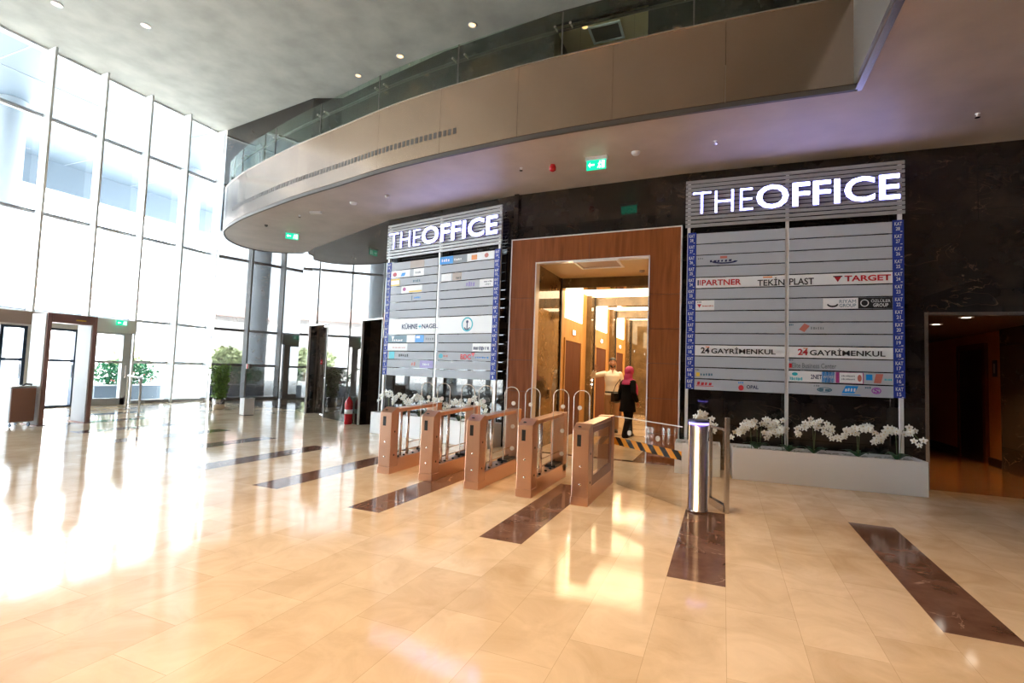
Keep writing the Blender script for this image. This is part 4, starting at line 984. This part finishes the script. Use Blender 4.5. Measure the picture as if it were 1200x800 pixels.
def fuse(mb, voxel=.011, it=6):
    """one continuous skin around the overlapping shapes in mb"""
    me = bpy.data.meshes.new('figure'); bmesh.ops.recalc_face_normals(mb.bm, faces=mb.bm.faces[:]); mb.bm.to_mesh(me); mb.bm.free()
    o = bpy.data.objects.new('figure_tmp', me); COL.objects.link(o)
    r = o.modifiers.new('r','REMESH'); r.mode = 'VOXEL'; r.voxel_size = voxel; r.use_smooth_shade = True
    m = o.modifiers.new('s','SMOOTH'); m.factor = .5; m.iterations = it
    bpy.context.view_layer.update(); out = bpy.data.meshes.new_from_object(o.evaluated_get(bpy.context.evaluated_depsgraph_get())); out.materials.clear(); bpy.data.objects.remove(o); return out
def limb(mb, P, R):
    for A, B, ra, rb in zip(P, P[1:], R, R[1:]):
        mb.tube([A, Vector(A).lerp(B,.5), B], 0, 14, True, [ra, (ra+rb)/2*1.03, rb]); mb.ball(A, ra, (1,1,1), 2); mb.ball(B, rb, (1,1,1), 2)
def loft(mb, rings):
    """rings: (x, y, z, rx, ry)"""
    n0 = len(mb.bm.faces); L = []
    for x, y, z, rx, ry in rings: L.append([mb.bm.verts.new((x+rx*math.cos(2*PI*k/24), y+ry*math.sin(2*PI*k/24), z)) for k in range(24)])
    for A, B in zip(L, L[1:]):
        for k in range(24): mb.bm.faces.new((A[k],A[(k+1)%24],B[(k+1)%24],B[k]))
    mb.bm.faces.new(L[0][::-1]); mb.bm.faces.new(L[-1]); mb._mark(n0)
def cut(mb, fn):
    bmesh.ops.delete(mb.bm, geom=[v for v in mb.bm.verts if fn(v.co)], context='VERTS')
# man: faces the hall, white shirt, right arm (left in view) raised with a bent elbow
def man(loc, rz):
    t = thing('person', 'man in white shirt and tan trousers facing the hall with one arm raised', 'person', loc, rz)
    k = 2.04/1.80
    S = lambda *p: Vector(p)*k
    LL = lambda rings, g=0: [tuple(q*k for q in (x, y, z, rx+g, ry+g)) for x, y, z, rx, ry in rings]
    RR = lambda *r: [q*k for q in r]
    torso = [(0,0,.90,.115,.165),(0,0,1.00,.105,.155),(.005,0,1.12,.105,.15),(.01,0,1.26,.12,.172),(.01,0,1.38,.118,.185),(.0,0,1.45,.09,.155),(0,0,1.50,.06,.075)]
    hips = [(0,0,.74,.10,.15),(0,0,.84,.115,.168),(0,0,.94,.112,.163),(0,0,1.0,.104,.152)]
    aL = [S(0,.185,1.425),S(-.03,.25,1.15),S(.07,.25,.90)]; aR = [S(0,-.185,1.425),S(.08,-.47,1.36),S(.25,-.43,1.50)]
    legs = [[S(0,sd*.095,.86),S(.02,sd*.10,.49),S(-.01,sd*.11,.09)] for sd in (-1,1)]
    m = MB(); loft(m, LL(torso,-.015)); loft(m, LL(hips,-.015)); limb(m, aL, RR(.045,.037,.027)); limb(m, aR, RR(.045,.037,.027))
    limb(m, [S(.0,0,1.44),S(.02,0,1.60)], RR(.062,.056))
    for L_ in legs: limb(m, L_, RR(.075,.05,.04))
    body = MB(); body.merge(fuse(m)); head(body, S(.035,0,1.69), .235*k, (1,.12))
    hand(body, aL[-1], (.1,.02,-1), (0,-1,0), -1, .25, .185*k); hand(body, aR[-1], (.25,.1,.95), (.9,.3,-.2), 1, .15, .185*k)
    body.build('body', [M_skin, M_eye, M_lipskin, M_hair], t, True)
    b = MB(); b.ball(S(.012,0,1.722), .118*k, (1.0,.80,.90), 4); cut(b, lambda v: v.z < (1.655 if v.x < .02 else 1.730)*k or (v.x > .065*k and v.z < 1.750*k)); b.build('hair', M_hair, t, True)
    b = MB(); b.ball(S(.060,0,1.625), .066*k, (.80,.92,.85), 4); cut(b, lambda v: v.z > 1.640*k or v.x < .045*k); b.build('beard', M_hair, t, True)
    m = MB(); loft(m, LL(torso,.012)); limb(m, [aL[0],aL[1],aL[1].lerp(aL[2],.86)], RR(.066,.056,.042)); limb(m, [aR[0],aR[1],aR[1].lerp(aR[2],.80)], RR(.066,.056,.043)); limb(m, [S(-.005,.0,1.45),S(.005,0,1.53)], RR(.075,.066))
    b = MB(); b.merge(fuse(m)); b.build('shirt', M_shirt, t, True)
    b = MB(); b.bm.faces.new([b.bm.verts.new(p) for p in (S(.080,-.03,1.53),S(.080,.03,1.53),S(.135,0,1.42))]); b.build('open_collar', M_skin, t)
    m = MB(); loft(m, LL(hips,.010))
    for L_ in legs: limb(m, [L_[0],L_[1],L_[2]+Vector((0,0,-.02))], RR(.098,.075,.066))
    b = MB(); b.merge(fuse(m)); b.build('trousers', M_trous, t, True)
    b = MB(); loft(b, LL([(0,0,.955,.125,.175),(0,0,.995,.122,.171)])); b.build('belt', M_shoe, t, True)
    for sd in (-1,1):
        b = MB(); b.ball(S(.05,sd*.115,.035), .14*k, (1,.38,.38), 3); cut(b, lambda v: v.z < .0); b.build('shoe', M_shoe, t, True)
    return t
def woman(loc, rz):
    t = thing('person', 'woman in black coat and trousers with magenta headscarf seen from behind', 'person', loc, rz)
    k = 1.80/1.66; S = lambda *p: Vector(p)*k
    LL = lambda rings, g=0: [tuple(q*k for q in (x, y, z, rx+g, ry+g)) for x, y, z, rx, ry in rings]
    RR = lambda *r: [q*k for q in r]
    torso = [(0,0,.84,.125,.165),(-.005,0,.94,.115,.155),(.0,0,1.06,.10,.135),(.01,0,1.18,.115,.15),(.005,0,1.27,.11,.16),(0,0,1.335,.08,.13),(0,0,1.375,.05,.06)]
    coat = [(-.01,0,.60,.20,.20),(-.01,0,.72,.175,.19),(-.01,0,.84,.155,.185)] + [(x,y,z,rx+.03,ry+.03) for x,y,z,rx,ry in torso[1:]]
    al = [S(0,.155,1.30),S(-.05,.215,1.05),S(.06,.215,.86)]; ar = [S(0,-.155,1.30),S(-.06,-.225,1.06),S(.05,-.245,.84)]
    feet = {1:(.16,.09), -1:(-.17,-.09)}
    legs = [[S(0,sd*.085,.80),S(feet[sd][0]*.5+.03,sd*.09,.45),S(feet[sd][0],feet[sd][1],.08)] for sd in (-1,1)]
    m = MB(); loft(m, LL(torso,-.012)); limb(m, al, RR(.04,.034,.024)); limb(m, ar, RR(.04,.034,.024)); limb(m, [S(0,0,1.33),S(.02,0,1.47)], RR(.05,.048))
    for L_ in legs: limb(m, L_, RR(.075,.05,.038))
    body = MB(); body.merge(fuse(m)); head(body, S(.03,0,1.545), .225*k, (1,-.25)); hand(body, al[-1], (.25,0,-1), (0,-1,0), -1, .3, .17*k); hand(body, ar[-1], (.25,0,-1), (0,1,0), 1, .3, .17*k)
    body.build('body', [M_skin, M_eye, M_lipskin, M_hair], t, True)
    m = MB(); loft(m, LL(coat)); limb(m, [al[0],al[1],al[1].lerp(al[2],.9)], RR(.066,.06,.052)); limb(m, [ar[0],ar[1],ar[1].lerp(ar[2],.82)], RR(.066,.06,.052))
    b = MB(); b.merge(fuse(m)); b.build('coat', M_blackcloth, t, True)
    m = MB(); loft(m, LL([(0,0,.66,.12,.16),(0,0,.84,.125,.165)]))
    for L_ in legs: limb(m, [L_[0],L_[1],L_[2]+Vector((0,0,-.03))], RR(.10,.088,.085))
    b = MB(); b.merge(fuse(m)); b.build('trousers', M_blackcloth, t, True)
    m = MB(); m.ball(S(.022,0,1.56), .125*k, (1.02,.86,1.05), 3); limb(m, [S(-.005,0,1.47),S(-.01,0,1.38)], RR(.10,.105)); loft(m, LL([(-.005,0,1.24,.145,.175),(-.005,0,1.30,.13,.165),(0,0,1.38,.10,.12)])); limb(m, [S(.09,-.07,1.33),S(.125,-.12,1.18),S(.12,-.14,1.02)], RR(.05,.055,.045))
    b = MB(); b.merge(fuse(m)); c_ = S(.12,-.03,1.545)
    cut(b, lambda v: v.x > .075*k and abs(v.y-c_.y) < .062*k and 1.455*k < v.z < 1.63*k); b.build('headscarf', M_hijab, t, True)
    for sd in (-1,1):
        fx, fy = feet[sd]; b = MB(); b.ball(S(fx+.05,fy,.032), .12*k, (1,.36,.36), 3); cut(b, lambda v: v.z < 0); b.build('shoe', M_shoe, t, True)
    return t
MANLOC = (-2.86,14.15,0); WOMLOC = (-2.27,13.33,0)
vd = Vector((0,0))-Vector(MANLOC[:2]); man(MANLOC, math.atan2(vd.y,vd.x)+.05)
woman(WOMLOC, math.atan2(13.3,-2.2)-.75)
a_w = math.atan2(13.3,-2.2)-.75; f_ = Vector((math.cos(a_w),math.sin(a_w))); l_ = Vector((-f_.y,f_.x))
q = Vector(WOMLOC[:2]) + l_*.34 - f_*.06
t = thing('shoulder_bag', 'dark brown leather shoulder bag hanging at the side of the woman in black', 'bag', (q.x,q.y,.86), a_w)
m = MB(); m.box(-.17,.17,-.06,.06,.02,.26); m.ball((0,0,.10), .16, (1.1,.55,.75), 3); b = MB(); b.merge(fuse(m,.012,10)); b.build('pouch', M_bag, t, True)
b = MB(); b.tube([(-.15,0,.25),(-.09,-.03,.45),(.0,-.10,.62),(.09,-.03,.45),(.15,0,.25)], .012, 8); b.build('strap', M_bag, t, True)
MB().box(-.03,.03,.075,.09,.17,.21).build('clasp', M_chrome, t)

# ------------------------------------------------------------------ outside
o = MB().box(-90,-19.0,-60,90,-.22,-.02).build('ground_outside', M_paving); struct(o)
b = MB(); b.box(-30.2,-19.1,-20,26,10.97,11.3); struct(b.build('ceiling_canopy', M_canopy))
b = MB(); b.box(-30.6,-30.2,-20,26,9.6,12.2); struct(b.build('trim_canopy', M_canopy))
b = MB()
for y in range(-16,26,3): b.box(-30.2,-19.1,y-.012,y+.012,10.955,10.97)
for x in (-27.4,-24.6,-21.8): b.box(x-.012,x+.012,-20,26,10.955,10.97)
struct(b.build('trim_canopy_joints', M_grframe))
for i, y in enumerate((-4.5,2.5,9.6,16.5,23.5)):
    b = MB(); b.lathe([(.45,-.02),(.45,10.97)], (-24.5,y,0), 28); o = struct(b.build('column_%d' % (i+1), M_conc, None, True))
t = thing('outdoor_planter', 'pale blue outdoor planter box with a flowering shrub beyond the entrance glass', 'planter', (-20.9,12.1,-.02))
b = MB(); b.box(-.35,.35,-1.15,1.15,0,.55); b.build('trough', M_canopy, t, bevel=.01); MB().box(-.38,.38,-1.18,1.18,.55,.59).build('rim', M_white, t)
def sh_fn(rr):
    while True:
        x, y, z = rr.uniform(-1,1), rr.uniform(-1,1), rr.uniform(-1,1)
        if x*x+y*y+z*z < 1: return (x*.6, y*1.25, .98+z*.5)
b = MB(); leaves(b, 2600, sh_fn, random.Random(9), .12); b.build('foliage', M_shrub, t)
b = MB(); rr = random.Random(11)
for k in range(14):
    p = Vector(sh_fn(rr)); p.x = .5+rr.uniform(-.1,.15); b.ball(p, .03, (1,1,1), 1)
b.build('blossom', M_salmon, t)
b = MB()
for k in range(6): b.tube([(0,-.9+.36*k,.5),(0,-.9+.36*k+.1,.9)], .015, 5)
b.build('stem', M_bark, t)
def tree(label, loc, h, r, seed):
    t = thing('tree', label, 'tree', loc, 0, 'trees along the street'); rr = random.Random(seed)
    b = MB(); b.tube([(0,0,0),(.05,.03,h*.3),(0,0,h*.6)], .12, 8, True, [.16,.12,.07]); b.build('trunk', M_bark, t, True)
    def fn(rr):
        while True:
            x, y, z = rr.uniform(-1,1), rr.uniform(-1,1), rr.uniform(-1,1)
            if .2 < x*x+y*y+z*z < 1: return (x*r, y*r, h*.62+z*h*.38)
    b = MB(); leaves(b, 900, fn, rr, .5); b.build('foliage', M_treeleaf, t)
for k, (x, y, h, r) in enumerate(((-42,4,2.6,1.3),(-44,13,2.8,1.4),(-41,24,2.4,1.3),(-45,34,2.8,1.4),(-43,44,2.6,1.3))):
    tree('pale green street tree beyond the glazed wall, number %d from the left' % (k+1) if 0 else ['pale street tree seen through the far left entrance glass','pale street tree seen beyond the entrance doors','pale street tree beyond the panes next to the corner','pale street tree only mirrored in the marble facets','pale street tree far along the road behind the corner'][k], (x,y,-.02), h, r, 60+k)
def house(label, x0, x1, y0, y1, h):
    t = thing('house', label, 'building', (x0,y0,-.02)); W, L_ = x1-x0, y1-y0
    MB().box(0,W,0,L_,0,h).build('wall', M_bldg, t)
    b = MB(); b.prism([(-.5,h-.0),(W+.5,h),(W/2,h+2.0)], 0, L_, Matrix(((1,0,0,0),(0,0,1,0),(0,1,0,0),(0,0,0,1)))); b.build('roof', M_rooft, t)
    for j in range(int(L_//3)):
        for z in (1.2,4.0):
            if z+1.4 < h: MB().box(W,W+.04,1+3*j,2.2+3*j,z,z+1.4).build('window', M_conc, t)
house('pale two-storey house with pink tiled roof across the street, left one', -66,-56,-6,14,6.5)
house('pale two-storey house with pink tiled roof across the street, right one', -64,-55,19,40,7)

# ------------------------------------------------------------------ light
wd = bpy.data.worlds.new('world'); SC.world = wd; wd.use_nodes = True
bg = wd.node_tree.nodes['Background']; bg.inputs['Color'].default_value = (.84,.93,1.0,1); bg.inputs['Strength'].default_value = 12.5
sd_ = bpy.data.lights.new('sun','SUN'); sd_.energy = 40; sd_.angle = math.radians(1.5); sd_.color = (1,.96,.9)
so = bpy.data.objects.new('sun', sd_); COL.objects.link(so); so.rotation_euler = Vector((-.62,.25,-.74)).to_track_quat('-Z','Y').to_euler()

# ------------------------------------------------------------------ camera
f, pit, rol, A_, H = 593.44, .0577, .0357, .3968, 1.6
fw = Vector((0,math.cos(pit),math.sin(pit))); up = Vector((0,-math.sin(pit),math.cos(pit))); ri = Vector((1,0,0))
r = math.cos(rol)*ri+math.sin(rol)*up; u = -math.sin(rol)*ri+math.cos(rol)*up
Rz = Matrix.Rotation(A_,3,'Z'); r, u, fw = Rz@r, Rz@u, Rz@fw
cd = bpy.data.cameras.new('camera'); cd.sensor_width = 36; cd.lens = f/1200*36; cd.clip_start = .05; cd.clip_end = 400
co = bpy.data.objects.new('camera', cd); COL.objects.link(co)
co.matrix_world = Matrix(((r.x,u.x,-fw.x,0),(r.y,u.y,-fw.y,0),(r.z,u.z,-fw.z,H),(0,0,0,1)))
SC.camera = co
SC.view_settings.view_transform = 'Standard'; SC.view_settings.look = 'None'; SC.view_settings.gamma = 1; SC.view_settings.use_curve_mapping = False
SC.view_settings.exposure = .62
SC.cycles.use_denoising = True
SC.cycles.max_bounces = 10; SC.cycles.diffuse_bounces = 5; SC.cycles.glossy_bounces = 5; SC.cycles.transparent_max_bounces = 16
SC.cycles.sample_clamp_indirect = 12
